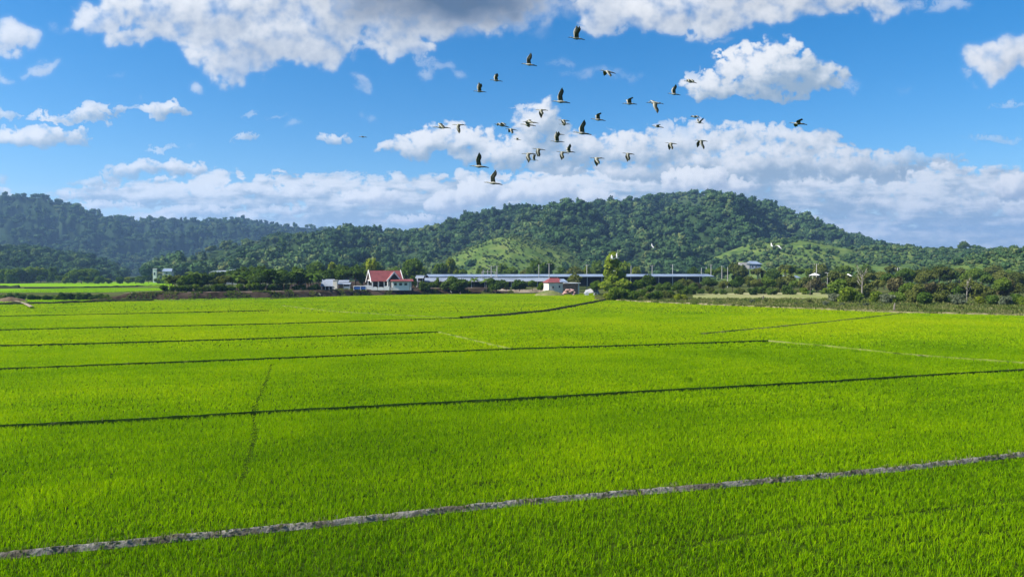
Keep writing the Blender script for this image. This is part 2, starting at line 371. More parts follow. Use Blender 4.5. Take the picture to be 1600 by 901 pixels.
# ------------------------------------------------------------------ leaf clouds (used by trees, bushes and the far woods)
def sphere_pts(rng, n):
    z = rng.uniform(-1, 1, n); a = rng.uniform(0, 2 * math.pi, n); r = np.sqrt(1 - z * z)
    return np.stack([r * np.cos(a), r * np.sin(a), z], 1)
def leaf_quads(P, Nrm, size, rng, aspect=1.0, droop=0.):
    """one bent rhombus per point, facing roughly along Nrm"""
    n = len(P); T = np.cross(Nrm, rng.normal(size=(n, 3))); T /= np.linalg.norm(T, axis=1)[:, None] + 1e-9; B = np.cross(Nrm, T)
    s = (size * rng.uniform(.6, 1.35, n))[:, None]
    T = T * s * aspect; B = B * s / aspect; bend = Nrm * s * rng.uniform(-.35, .1, n)[:, None]
    V = np.stack([P - T + bend, P - B * .75, P + T + bend, P + B * .75], 1)
    V[..., 2] -= droop * np.abs(rng.normal(size=(n, 1))) * s
    return V.reshape(-1, 3), np.arange(4 * n).reshape(-1, 4)
def crown_cloud(rng, lobes, n, size, spread=.10, jitter=.55, aspect=1.25, up=.15, droop=0., core=.72):
    """leaves over and inside a set of lobes (x,y,z,rx,rz); returns vertices, quads, core tris, leaf values"""
    lob = np.array(lobes, float); w = lob[:, 3] ** 2; w /= w.sum()
    k = rng.choice(len(lob), n * 2, p=w); d = sphere_pts(rng, n * 2); d[:, 2] += up; d /= np.linalg.norm(d, axis=1)[:, None]
    rr = 1 - np.abs(rng.normal(0, spread, n * 2)) * 1.5 + rng.normal(0, spread * .6, n * 2)
    # ragged shells: every lobe swells and shrinks in clumps
    sw = np.sin(d[:, 0] * 5.1 + k * 1.7) * np.sin(d[:, 1] * 4.3 + k * 2.9) * np.sin(d[:, 2] * 4.7 + k)
    rr = rr * (1 + .26 * sw)
    P = lob[k, :3] + d * np.stack([lob[k, 3], lob[k, 3], lob[k, 4]], 1) * rr[:, None]
    keep = np.ones(len(P), bool)
    for q in lob:
        e = (P - q[:3]) / np.array([q[3], q[3], q[4]]); keep &= (e * e).sum(1) > .52
    P, d = P[keep][:n], d[keep][:n]
    nr = d + rng.normal(0, jitter, P.shape); nr /= np.linalg.norm(nr, axis=1)[:, None]
    V, Q = leaf_quads(P, nr, size, rng, aspect, droop)
    leaf = np.repeat(rng.uniform(0, 1, len(P)), 4)
    CV, CT = [], []
    if core:
        bm = bmesh.new(); bmesh.ops.create_icosphere(bm, subdivisions=1, radius=1); bm.verts.ensure_lookup_table()
        iv = np.array([v.co[:] for v in bm.verts]); it = np.array([[v.index for v in f.verts] for f in bm.faces]); bm.free()
        o = len(V)
        for q in lob:
            CV.append(q[:3] + iv * np.array([q[3], q[3], q[4]]) * core * rng.uniform(.85, 1.1, (len(iv), 1))); CT.append(it + o); o += len(iv)
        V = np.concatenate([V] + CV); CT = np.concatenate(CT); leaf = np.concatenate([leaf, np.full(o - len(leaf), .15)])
    return V, Q, CT, leaf

# ------------------------------------------------------------------ ground
def build_ground():
    az = np.radians(np.concatenate([np.arange(-180, -60, 4), np.arange(-60, 60.01, .75), np.arange(64, 180, 4)]))
    r = np.concatenate([[.0], np.geomspace(4, 6000, 70)])
    A, RR = np.meshgrid(az, r)
    V = np.stack([np.sin(A) * RR, np.cos(A) * RR, 0 * RR], 2).reshape(-1, 3)
    na, nr = len(az), len(r); i = np.arange(nr - 1)[:, None] * na; j = np.arange(na)[None]; jn = (j + 1) % na
    F = np.stack([i + j, i + na + j, i + na + jn, i + jn], 2).reshape(-1, 4)
    m = surf_mat('scrub_earth', [(.3, (.030, .045, .012)), (.5, (.06, .075, .02)), (.7, (.10, .10, .04))], .05, 1, 6, .5, .4, spec=0)
    tag(link('ground', mesh_np('ground', V, F, m)), kind='structure')

# ------------------------------------------------------------------ hills
def interp(pts, x): return np.interp(x, [p[0] for p in pts], [p[1] for p in pts])
HILLS = {}
def build_hill(name, sky, rr, rb, tree_px, mat, seed, gully=.3, fine=.05, step=2.5, nt=120, tmax=1.7, label=None):
    px = np.arange(sky[0][0], sky[-1][0] + .1, step); az = np.arctan((px - 800) / FOC)
    k = np.sqrt(FOC ** 2 + (px - 800) ** 2)
    E = (425 - (interp(sky, px) + tree_px)) / k
    Rr, Rb = interp(rr, px), interp(rb, px)
    t = np.linspace(0, tmax, nt)[:, None]
    r = Rb + t * (Rr - Rb)
    X, Y = np.sin(az) * r, np.cos(az) * r
    p = np.where(t < 1, np.sin(np.clip(t, 0, 1) * math.pi / 2) ** 1.35, 1 - .9 * sstep(1, tmax, t))
    top = E * Rr + CAM_H
    sx = X / 170; sy = Y / 330
    spur = billow(sx + .3 * fbm(X / 300, Y / 300, 3, seed + 3), sy, 4, seed, .5)
    h = top * (p + gully * np.sin(np.clip(t, 0, 1.2) / 1.2 * math.pi) * (spur - .2) * np.clip(p * 2.2, 0, 1)) + fine * np.abs(top) * fbm(X / 60, Y / 60, 4, seed + 8) * np.clip(p * 2, 0, 1)
    for _ in range(4):
        ang = (h - CAM_H) / r; im = ang.argmax(0); c = np.arange(len(px))
        rm = r[im, c]; hm = h[im, c]; want = E * rm + CAM_H
        f = np.where(hm > 1, np.clip(want, -4, None) / np.maximum(hm, 1), 1); f = np.clip(f, .2, 3)
        h = np.where(h > 0, h * f, h)
    edge = np.minimum(sstep(0, 30, px - px[0]), sstep(0, 30, px[-1] - px))
    h = h * edge - 6 * (1 - edge) - 3 * (1 - sstep(0, .06, t)) * (t < .06)
    V = np.stack([X, Y, h], 2).reshape(-1, 3)
    n = len(px); i = np.arange(nt - 1)[:, None] * n; j = np.arange(n - 1)[None]
    F = np.stack([i + j, i + j + 1, i + n + j + 1, i + n + j], 2).reshape(-1, 4)
    o = tag(link(name, mesh_np(name, V, F, mat, smooth=True)), kind='structure')
    HILLS[name] = dict(px=px, t=t[:, 0], r=r, h=h, X=X, Y=Y)
    return o
def hill_points(name, n, rng, tlo=.0, thi=1.12):
    """random places on a hill, even over its area: x, y, z, survey coordinates, t"""
    H = HILLS[name]; m = n * 3
    u = rng.uniform(0, len(H['px']) - 1.001, m); v = rng.uniform(tlo, thi, m) / H['t'][-1] * (len(H['t']) - 1.001)
    iu, iv = u.astype(int), v.astype(int); fu, fv = u - iu, v - iv
    def g(a): return (a[iv, iu] * (1 - fu) + a[iv, iu + 1] * fu) * (1 - fv) + (a[iv + 1, iu] * (1 - fu) + a[iv + 1, iu + 1] * fu) * fv
    r, z, x, y = g(H['r']), g(H['h']), g(H['X']), g(H['Y'])
    w = r * np.gradient(H['r'], axis=0)[iv, iu]; keep = rng.uniform(0, 1, m) < w / w.max(); keep &= z > -.5
    x, y, z = x[keep][:n], y[keep][:n], z[keep][:n]; t = (v / (len(H['t']) - 1.001) * H['t'][-1])[keep][:n]
    return x, y, z, 800 + FOC * x / y, 425 - FOC * (z - CAM_H) / y, t
PROTO_FAR = []
def far_protos():
    rng = np.random.default_rng(3)
    for k in range(7):
        L = [(0, 0, .35, .62, .55)]
        for q in range(rng.integers(3, 6)):
            a = rng.uniform(0, 6.28); d = rng.uniform(.3, .62); L.append((d * math.cos(a), d * math.sin(a), rng.uniform(.2, .75), rng.uniform(.3, .48), rng.uniform(.28, .45)))
        if k >= 6: L = [(0, 0, .2, .5, .5), (.12, .05, .7, .42, .45), (-.1, .1, 1.05, .28, .35)]
        V, Q, T, leaf = crown_cloud(rng, L, 120, .16, .07, .32, 1.2, .3, core=None)
        bm = bmesh.new(); bmesh.ops.create_icosphere(bm, subdivisions=2, radius=1); bm.verts.ensure_lookup_table()
        iv = np.array([v.co[:] for v in bm.verts]); it = np.array([[v.index for v in f.verts] for f in bm.faces]); bm.free()
        # one lumpy core pushed out to the lobes
        rad = np.zeros(len(iv)); c0 = np.array([0, 0, .4 if k < 6 else .6])
        for q in L:
            for s in np.linspace(.1, 1.6, 60):
                P = c0 + iv * s; e = (P - np.array(q[:3])) / np.array([q[3], q[3], q[4]])
                rad = np.where((e * e).sum(1) < .8, np.maximum(rad, s), rad)
        CV = c0 + iv * np.maximum(rad, .15)[:, None] * rng.uniform(.88, 1.04, (len(iv), 1))
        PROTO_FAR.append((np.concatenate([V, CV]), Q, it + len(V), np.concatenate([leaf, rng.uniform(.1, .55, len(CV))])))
def wood(name, pts, scl, tint, mat, rng, kinds=None):
    """many crowns in one mesh (a far-off wood nobody could count)"""
    Vs, Qs, Ts, leafs, tints = [], [], [], [], []; o = 0
    kind = rng.choice(kinds if kinds is not None else np.arange(7), len(pts))
    for k in np.unique(kind):
        V, Q, T, leaf = PROTO_FAR[k]; s = np.where(kind == k)[0]; n = len(s); nv = len(V)
        a = rng.uniform(0, 6.28, n); ca, sa = np.cos(a)[:, None], np.sin(a)[:, None]; sx = scl[s][:, None] * rng.uniform(.9, 1.1, (n, 1)); sz = scl[s][:, None] * rng.uniform(.75, 1.15, (n, 1))
        W = np.stack([(V[:, 0] * ca - V[:, 1] * sa) * sx + pts[s, 0:1], (V[:, 0] * sa + V[:, 1] * ca) * sx + pts[s, 1:2], V[:, 2] * sz + pts[s, 2:3]], 2).reshape(-1, 3)
        off = (o + np.arange(n) * nv)[:, None, None]
        Vs.append(W); Qs.append((Q[None] + off).reshape(-1, 4)); Ts.append((T[None] + off).reshape(-1, 3)); o += n * nv
        leafs.append(np.tile(leaf, n)); tints.append(np.repeat(tint[s], nv))
    me = mesh_np(name, np.concatenate(Vs), [np.concatenate(Qs), np.concatenate(Ts)], mat, {'leaf': np.concatenate(leafs), 'tint': np.concatenate(tints)})
    return tag(link(name, me), kind='stuff')
def thin(x, y, dmin, rng):
    """drop places that stand too close together"""
    keep = []; grid = {}
    for i in range(len(x)):
        c = (int(x[i] // dmin), int(y[i] // dmin)); ok = True
        for a in (-1, 0, 1):
            for b in (-1, 0, 1):
                for j in grid.get((c[0] + a, c[1] + b), ()):
                    if (x[i] - x[j]) ** 2 + (y[i] - y[j]) ** 2 < dmin * dmin: ok = False; break
                if not ok: break
            if not ok: break
        if ok: keep.append(i); grid.setdefault(c, []).append(i)
    return np.array(keep)
def blob2(px, py, L):
    v = 0
    for (cx, cy, rx, ry) in L: v = np.maximum(v, 1 - (((px - cx) / rx) ** 2 + ((py - cy) / ry) ** 2))
    return v
def build_hills():
    grass = surf_mat('hill_grass', [(.28, (.014, .030, .012)), (.5, (.026, .048, .017)), (.66, (.055, .082, .026)), (.82, (.11, .115, .05))], .022, 1, 8, .9, .25, spec=0)
    grass2 = surf_mat('hill_meadow', [(.28, (.034, .062, .018)), (.45, (.068, .112, .026)), (.62, (.115, .155, .038)), (.78, (.125, .12, .055))], .06, 1, 8, .9, .3, spec=0)
    dark = surf_mat('wood_floor', [(.3, (.012, .026, .012)), (.7, (.03, .05, .02))], .05, 1, 5, spec=0)
    far_protos()
    build_hill('far_hills', [(-420,318),(-200,300),(-80,296),(0,297),(60,301),(100,311),(160,330),(190,333),(230,339),(270,335),(300,338),(345,336),(392,335),(440,346),(500,349),(530,356),(600,372),(680,400),(740,426)],
               [(-420,2000),(100,1900),(300,2050),(530,2300),(740,2300)], [(-420,1100),(200,1150),(740,1300)], 8, dark, 11, .85, .10)
    build_hill('forested_hill', [(215,432),(250,414),(300,391),(370,376),(450,363),(530,357),(580,357),(625,362),(650,359),(700,346),(760,330),(800,322),(870,316),(920,313),(960,314),(1000,306),(1040,301),(1090,294),(1130,303),(1200,316),(1260,336),(1320,359),(1380,378),(1420,387),(1480,402),(1560,420),(1640,432)],
               [(215,640),(300,720),(450,950),(620,1050),(800,1150),(1090,1280),(1300,1350),(1640,1500)], [(215,520),(450,500),(800,540),(1100,560),(1640,760)], 9, grass, 23, .85, .10)
    build_hill('grassy_spur', [(655,430),(690,408),(730,388),(770,372),(800,367),(835,374),(870,386),(915,402),(960,428)], [(655,640),(960,700)], [(655,500),(960,530)], 1, grass2, 31, .2, .05)
    build_hill('meadow_hill', [(1050,430),(1090,408),(1130,392),(1170,378),(1215,371),(1250,373),(1300,381),(1340,389),(1400,386),(1430,388),(1460,391),(1500,389),(1530,389),(1570,391),(1620,390),(1760,384),(1900,390)],
               [(1050,760),(1300,820),(1500,900),(1900,950)], [(1050,540),(1300,520),(1600,520),(1900,540)], 3, grass2, 47, .30, .05)
    build_hill('right_slope', [(1385,440),(1420,428),(1470,413),(1520,402),(1560,393),(1600,387),(1680,380),(1800,374),(1950,380)], [(1385,470),(1600,540),(1950,560)], [(1385,385),(1600,350),(1950,340)], 4, grass2, 53, .22, .05)
    build_hill('left_slope', [(-300,380),(-150,382),(0,386),(50,387),(90,393),(130,399),(170,410),(215,432)], [(-300,850),(0,900),(215,980)], [(-300,600),(215,640)], 7, dark, 61, .25, .04)
    wm = leaf_mat('forest_leaves', [(.05, (.016, .040, .018)), (.36, (.036, .074, .027)), (.58, (.054, .106, .039)), (.82, (.092, .142, .049)), (1, (.145, .17, .057))], .14, 0, .45, .006, tintw=.75)
    rng = np.random.default_rng(8)
    # far blue hills
    x, y, z, px, py, t = hill_points('far_hills', 14000, rng); k = (px > -190) & (px < 640)
    x, y, z, px, py, t = (a[k] for a in (x, y, z, px, py, t)); i = thin(x, y, 9.5, rng)
    n = len(i); s = rng.gamma(10, .80, n); s = np.clip(s * .85, 3.8, 10)
    wood('far_forest', np.stack([x[i], y[i], z[i] + .35 * s], 1), s, np.clip(rng.normal(.43, .20, n) + .32 * fbm(x[i] / 120, y[i] / 120, 3, 31), 0, 1), wm, rng); c0 = n
    # the big forested hill, thinner on its grassy flanks
    x, y, z, px, py, t = hill_points('forested_hill', 70000, rng, 0, 1.08)
    bare = blob2(px, py, [(305, 405, 110, 24), (420, 390, 80, 14), (370, 382, 80, 9), (480, 372, 40, 6), (730, 410, 60, 18), (850, 398, 70, 12), (640, 405, 26, 14), (1120, 405, 60, 20), (1000, 418, 60, 8), (700, 385, 24, 10), (1010, 398, 40, 7), (880, 360, 26, 8), (560, 385, 40, 8), (960, 372, 30, 7), (1090, 385, 30, 7)]) + .42 * fbm(x / 70, y / 70, 4, 19) - .22
    keep = rng.uniform(0, 1, len(x)) > sstep(.1, .55, bare) * .93
    x, y, z, px, py, t, bare = (a[keep] for a in (x, y, z, px, py, t, bare)); i = thin(x, y, 4.7, rng)
    n = len(i); s = np.clip(rng.gamma(5, 1.06, n), 2.4, 9.8) * np.where(bare[i] > .1, .62, 1)
    tint = np.clip(rng.normal(.38, .22, n) + .32 * fbm(x[i] / 85, y[i] / 85, 3, 29) + .25 * np.clip(bare[i], 0, 1) + .12 * (px[i] < 700), 0, 1.1)
    wood('hill_forest', np.stack([x[i], y[i], z[i] + .35 * s], 1), s, tint, wm, rng); c1 = n
    # shrubs over the meadows
    def shrubs(hill, name, n0, dmin, lo, hi, thr, seed, tmean, extra=None):
        x, y, z, px, py, t = hill_points(hill, n0, rng)
        d = fbm(x / 55, y / 55, 4, seed) + (0 if extra is None else 1.6 * np.clip(blob2(px, py, extra), 0, 1))
        k = d + rng.normal(0, .2, len(d)) > thr; x, y, z, px, py, t = (a[k] for a in (x, y, z, px, py, t)); i = thin(x, y, dmin, rng); n = len(i)
        s = rng.uniform(lo, hi, n) * rng.uniform(.6, 1.2, n)
        wood(name, np.stack([x[i], y[i], z[i] + .3 * s], 1), s, np.clip(rng.normal(tmean, .2, n), 0, 1), wm, rng, np.arange(5)); return n
    a = shrubs('grassy_spur', 'spur_shrubs', 5000, 1.9, .5, 1.9, .05, 71, .85)
    b = shrubs('meadow_hill', 'meadow_shrubs', 9000, 3.6, 1.2, 4.0, .14, 73, .62, [(1260, 405, 60, 16), (1380, 400, 60, 12), (1500, 402, 90, 10), (1180, 410, 70, 14), (1440, 395, 40, 6)])
    c = shrubs('right_slope', 'slope_shrubs', 4200, 2.6, 1.2, 3.0, -.35, 79, .62)
    d = shrubs('left_slope', 'left_forest', 4200, 5.5, 3.2, 7.0, -.9, 83, .34)
    print('crowns', c0, c1, a, b, c, d)

# ------------------------------------------------------------------ rice
def poly(pts):
    P = [ground(*p)[:2] for p in pts]
    if pts[0][0] < 0: d = (P[0][0] - P[1][0], P[0][1] - P[1][1]); k = 30 / math.hypot(*d); P = [(P[0][0] + d[0] * k, P[0][1] + d[1] * k)] + P
    if pts[-1][0] > 1600: d = (P[-1][0] - P[-2][0], P[-1][1] - P[-2][1]); k = 30 / math.hypot(*d); P = P + [(P[-1][0] + d[0] * k, P[-1][1] + d[1] * k)]
    return P
BUNDS = {  # survey line, half gap in the rice, ridge half width, ridge height, kind
 'near': ([(-60,879),(0,872),(150,858),(300,843),(450,828),(600,812),(800,790),(1000,772),(1200,755),(1400,736),(1600,713),(1680,703)], .21, .043, .168, 'mud'),
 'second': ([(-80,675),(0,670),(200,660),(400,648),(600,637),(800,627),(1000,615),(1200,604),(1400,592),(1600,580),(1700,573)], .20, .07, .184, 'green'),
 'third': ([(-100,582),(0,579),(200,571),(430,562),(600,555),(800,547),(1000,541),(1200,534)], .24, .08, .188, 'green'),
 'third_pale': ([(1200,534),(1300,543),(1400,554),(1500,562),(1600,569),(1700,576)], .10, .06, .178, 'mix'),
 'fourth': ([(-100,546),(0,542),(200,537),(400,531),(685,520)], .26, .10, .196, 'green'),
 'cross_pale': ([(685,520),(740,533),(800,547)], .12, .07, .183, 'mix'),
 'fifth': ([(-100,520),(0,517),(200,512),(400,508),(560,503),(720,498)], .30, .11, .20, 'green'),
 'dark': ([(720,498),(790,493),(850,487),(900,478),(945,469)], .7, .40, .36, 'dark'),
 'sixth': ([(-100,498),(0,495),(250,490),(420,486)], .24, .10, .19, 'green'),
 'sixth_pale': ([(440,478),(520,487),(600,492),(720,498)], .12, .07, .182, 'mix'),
 'right': ([(1095,523),(1200,513),(1300,503),(1380,494),(1408,490)], .24, .12, .20, 'mix'),
}
CRACKS = [([(425,570),(415,600),(400,632),(396,655),(400,680),(391,710),(380,752)], .10), ([(1050,862),(1190,835),(1400,808),(1600,784),(1700,770)], .10), ([(1200,836),(1260,862),(1320,892)], .07), ([(1395,855),(1500,842),(1700,815)], .07), ([(-20,745),(250,722),(420,707)], .05), ([(800,503),(900,512),(1000,521)], .15), ([(560,775),(900,745),(1300,706)], .04), ([(900,868),(1200,836)], .05)]
EDGE = [(-120,477),(0,476),(170,471),(420,468),(470,465),(560,462.5),(640,460.5),(760,459.5),(930,458.5),(945,468),(1000,471.5),(1100,476),(1250,482),(1400,488.5),(1500,491),(1600,493.5),(1720,497)]
def seg_dist(X, Y, pts):
    d = np.full(X.shape, 1e9, np.float32)
    for (ax, ay), (bx, by) in zip(pts[:-1], pts[1:]):
        ux, uy = bx - ax, by - ay; L = ux * ux + uy * uy
        t = np.clip(((X - ax) * ux + (Y - ay) * uy) / L, 0, 1)
        d = np.minimum(d, np.hypot(X - ax - t * ux, Y - ay - t * uy))
    return d
def line_pts(pts, step):
    out = []
    for (a, b) in zip(pts[:-1], pts[1:]):
        n = max(1, int(math.hypot(b[0] - a[0], b[1] - a[1]) / step))
        for i in range(n): out.append((a[0] + (b[0] - a[0]) * i / n, a[1] + (b[1] - a[1]) * i / n))
    out.append(pts[-1]); return np.array(out)
def rice_tufts(X, Y, nb, h, wid, spread, segs, rng, tint):
    """nb bent blades at every place"""
    n = len(X); X = np.repeat(X, nb); Y = np.repeat(Y, nb); tint = np.repeat(tint, nb); hh = np.repeat(h, nb) * rng.uniform(.62, 1.12, n * nb)
    a = rng.uniform(0, 6.28, n * nb); lean = np.abs(rng.normal(.0, .32, n * nb)) + .06; r0 = spread * np.sqrt(rng.uniform(0, 1, n * nb)); b = rng.uniform(0, 6.28, n * nb)
    x0, y0 = X + r0 * np.cos(b), Y + r0 * np.sin(b); w = wid * rng.uniform(.7, 1.3, n * nb)
    ca, sa = np.cos(a), np.sin(a); tw = a + 1.57 + rng.normal(0, .5, n * nb); cx, cy = np.cos(tw), np.sin(tw)
    rows = []
    for s, ww in (segs):
        z = hh * (s - .28 * lean * s ** 3); out = hh * lean * (s ** 1.8) * 1.3
        c = np.stack([x0 + out * ca, y0 + out * sa, z], 1); d = np.stack([cx * w * ww, cy * w * ww, 0 * w], 1)
        if ww > 0: rows += [c - d, c + d]
        else: rows += [c]
    m = len(rows); V = np.stack(rows, 1).reshape(-1, 3); o = (np.arange(n * nb) * m)[:, None]
    F = []
    for k in range(len(segs) - 2): F.append(o + np.array([[2*k, 2*k+1, 2*k+3, 2*k+2]]))
    k = len(segs) - 2; F3 = o + np.array([[2*k, 2*k+1, 2*k+2]])
    leaf = np.repeat(np.clip(rng.normal(.5, .22, n * nb), 0, 1), m)
    return V, [np.concatenate(F) if F else np.zeros((0, 4), int), F3], leaf, np.repeat(tint, m)
def build_rice():
    rng = np.random.default_rng(21)
    edge = poly(EDGE); ex = np.array([p[0] / p[1] for p in edge]); er = np.array([p[1] for p in edge])
    lines = {k: poly(v[0]) for k, v in BUNDS.items()}; cr = [(poly(p), w) for p, w in CRACKS]
    b2 = lines['second']; row = math.atan2(b2[-1][1] - b2[0][1], b2[-1][0] - b2[0][0]); cr_, sr_ = math.cos(row), math.sin(row)
    def places(y0, y1, dr, di, jit):
        hw = y1 * .80 + 12; M = int(2 * hw / di) + 2
        u = np.arange(-M * di, M * di, di); v = np.arange(-y1 * 1.4, y1 * 1.4, dr)
        Xs, Ys = [], []
        for vv in v:                                  # rows run along the bunds
            x = u * cr_ - vv * sr_; y = u * sr_ + vv * cr_
            k = (y > y0) & (y <= y1) & (np.abs(x) < .78 * y + 12)
            if k.any(): Xs.append(x[k]); Ys.append(y[k])
        X = np.concatenate(Xs); Y = np.concatenate(Ys)
        X = X + rng.normal(0, jit * di, len(X)); Y = Y + rng.normal(0, jit * dr, len(X))
        k = Y < np.interp(X / Y, ex, er); X, Y = X[k], Y[k]
        for nm, pts in lines.items(): k = seg_dist(X, Y, pts) > BUNDS[nm][1] * rng.uniform(.8, 1.25, len(X)); X, Y = X[k], Y[k]
        h = np.full(len(X), .185)
        for pts, w in cr: h = h * (.25 + .75 * sstep(w * .6, w * 1.6, seg_dist(X, Y, pts) + rng.normal(0, .03, len(X))))
        pat = fbm(X / 9, Y / 9, 4, 3); U_ = X * cr_ + Y * sr_; V_ = Y * cr_ - X * sr_; streak = fbm(U_ / 16, V_ / .75, 3, 15) + .8 * fbm(U_ / 40, V_ / 2.6, 3, 16); h = h * (1 + .12 * streak) * (1 + .14 * pat + .10 * fbm(X / 1.3, Y / 1.3, 2, 5)) * rng.uniform(.85, 1.1, len(X))
        # rice tint brightens plot by plot with distance: grazing-view light put into the colour
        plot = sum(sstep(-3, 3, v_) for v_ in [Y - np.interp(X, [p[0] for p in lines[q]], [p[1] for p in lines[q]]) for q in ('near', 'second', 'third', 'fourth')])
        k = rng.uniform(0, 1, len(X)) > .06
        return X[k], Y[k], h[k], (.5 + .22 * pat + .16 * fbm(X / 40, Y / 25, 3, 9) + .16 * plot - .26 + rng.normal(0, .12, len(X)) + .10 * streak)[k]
    out = []
    for (y0, y1, dr, di, jit, nb, wid, spread, segs) in (
        (12, 34, .135, .092, .30, 6, .0070, .05, ((0, .6), (.45, 1.), (.8, .7), (1., 0))),
        (34, 62, .165, .13, .30, 6, .0115, .065, ((0, .7), (.55, 1.), (1., 0))),
        (62, 115, .29, .26, .32, 6, .024, .14, ((0, .9), (.6, 1.), (1., 0))),
        (115, 235, .6, .5, .35, 6, .07, .28, ((0, 1.1), (1., 0)))):
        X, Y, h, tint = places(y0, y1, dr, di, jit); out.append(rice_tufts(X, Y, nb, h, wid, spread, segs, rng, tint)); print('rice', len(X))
    o = 0; Vs, Q, T, lf, ti = [], [], [], [], []
    for V, F, l, t in out:
        Vs.append(V); Q.append(F[0] + o); T.append(F[1] + o); lf.append(l); ti.append(t); o += len(V)
    m = rice_mat()
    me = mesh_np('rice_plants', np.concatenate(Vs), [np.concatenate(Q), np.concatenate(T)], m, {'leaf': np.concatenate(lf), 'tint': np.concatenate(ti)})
    tag(link('rice_plants', me), kind='stuff')
    # wet soil of the paddies under the plants
    soil = surf_mat('paddy_soil', [(.3, (.016, .032, .003)), (.7, (.038, .066, .006))], .8, .9, 5, .4, 4, spec=0)
    pts = [(-140, 12), (140, 12)] + [(e[0], e[1]) for e in edge[::-1]]
    bm = bmesh.new(); bm.faces.new([bm.verts.new((x, y, .004)) for x, y in pts]); bmesh.ops.triangulate(bm, faces=bm.faces[:]); me = bpy.data.meshes.new('paddy_field'); bm.to_mesh(me); bm.free(); me.materials.append(soil)
    tag(link('paddy_field', me), kind='structure')
    mud = surf_mat('dry_mud', [(.25, (.06, .05, .035)), (.42, (.13, .115, .09)), (.55, (.26, .245, .215)), (.68, (.12, .105, .08)), (.82, (.07, .085, .025))], 1.3, 1, 4, .8, 9, spec=0)
    shade_grn = surf_mat('bund_grass', [(.3, (.008, .020, .003)), (.6, (.020, .045, .006)), (.85, (.09, .085, .04))], 1.7, 1, 6, .8, 7, spec=0)  # green-black grass: the shaded gap beside the rice is put into its colour
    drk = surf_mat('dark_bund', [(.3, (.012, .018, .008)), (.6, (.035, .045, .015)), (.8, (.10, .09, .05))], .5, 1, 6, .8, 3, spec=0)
    mixm = surf_mat('weedy_bund', [(.35, (.045, .085, .006)), (.5, (.11, .15, .02)), (.7, (.19, .19, .07))], .6, 1, 6, .8, 3, spec=0)
    tips = []
    for nm, (pp, gap, hw, ht, kind) in BUNDS.items():
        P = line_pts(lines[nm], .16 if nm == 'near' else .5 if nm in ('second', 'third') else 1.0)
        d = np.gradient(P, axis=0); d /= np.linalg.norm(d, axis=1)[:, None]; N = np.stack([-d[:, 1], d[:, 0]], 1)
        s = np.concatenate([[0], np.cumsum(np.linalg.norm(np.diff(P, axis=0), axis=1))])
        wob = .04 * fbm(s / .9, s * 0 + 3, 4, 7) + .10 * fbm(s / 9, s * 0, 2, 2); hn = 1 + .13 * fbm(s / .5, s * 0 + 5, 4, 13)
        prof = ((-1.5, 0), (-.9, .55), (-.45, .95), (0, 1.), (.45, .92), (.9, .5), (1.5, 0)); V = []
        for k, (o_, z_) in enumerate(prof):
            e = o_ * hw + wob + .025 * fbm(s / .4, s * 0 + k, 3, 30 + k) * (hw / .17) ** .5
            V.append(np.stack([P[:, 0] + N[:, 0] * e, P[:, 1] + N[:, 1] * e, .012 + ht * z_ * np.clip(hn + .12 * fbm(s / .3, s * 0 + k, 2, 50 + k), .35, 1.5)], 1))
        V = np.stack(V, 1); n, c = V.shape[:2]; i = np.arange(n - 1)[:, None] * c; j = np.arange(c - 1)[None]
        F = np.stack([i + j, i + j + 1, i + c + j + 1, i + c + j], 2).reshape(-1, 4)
        tag(link('bund', mesh_np('bund', V.reshape(-1, 3), F, {'mud': mud, 'green': shade_grn, 'dark': drk, 'mix': mixm}[kind])), kind='structure')
        # straw and grass tips along it
        q = rng.choice(n, int(s[-1] * (16 if nm == 'near' else 1.2 if kind != 'dark' else 5))); e = rng.uniform(-1.5, 1.5, len(q)) * hw * (1.5 if nm == 'near' else 1)
        tips.append((P[q, 0] + N[q, 0] * e, P[q, 1] + N[q, 1] * e, ht * rng.uniform(.6, 1.0, len(q))))
    X, Y, Z = (np.concatenate([t[k] for t in tips]) for k in range(3))
    V, F, l, t = rice_tufts(X, Y, 4, rng.uniform(.08, .19, len(X)), .009, .05, ((0, .7), (.5, 1.), (1., 0)), rng, rng.uniform(0, 1, len(X)))
    V[:, 2] += np.repeat(Z, 4 * 5)
    sm = leaf_mat('straw', [(.1, (.05, .10, .008)), (.5, (.12, .16, .03)), (.9, (.28, .25, .15))], .3, 0, .3, .5)
    tag(link('bund_grass', mesh_np('bund_grass', V, F, sm, {'leaf': l, 'tint': t})), kind='stuff')
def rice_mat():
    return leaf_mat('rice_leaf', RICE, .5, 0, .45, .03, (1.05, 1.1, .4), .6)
RICE = [(.05, (.058, .160, .002)), (.38, (.178, .335, .002)), (.66, (.300, .46, .002)), (.95, (.42, .52, .004))]
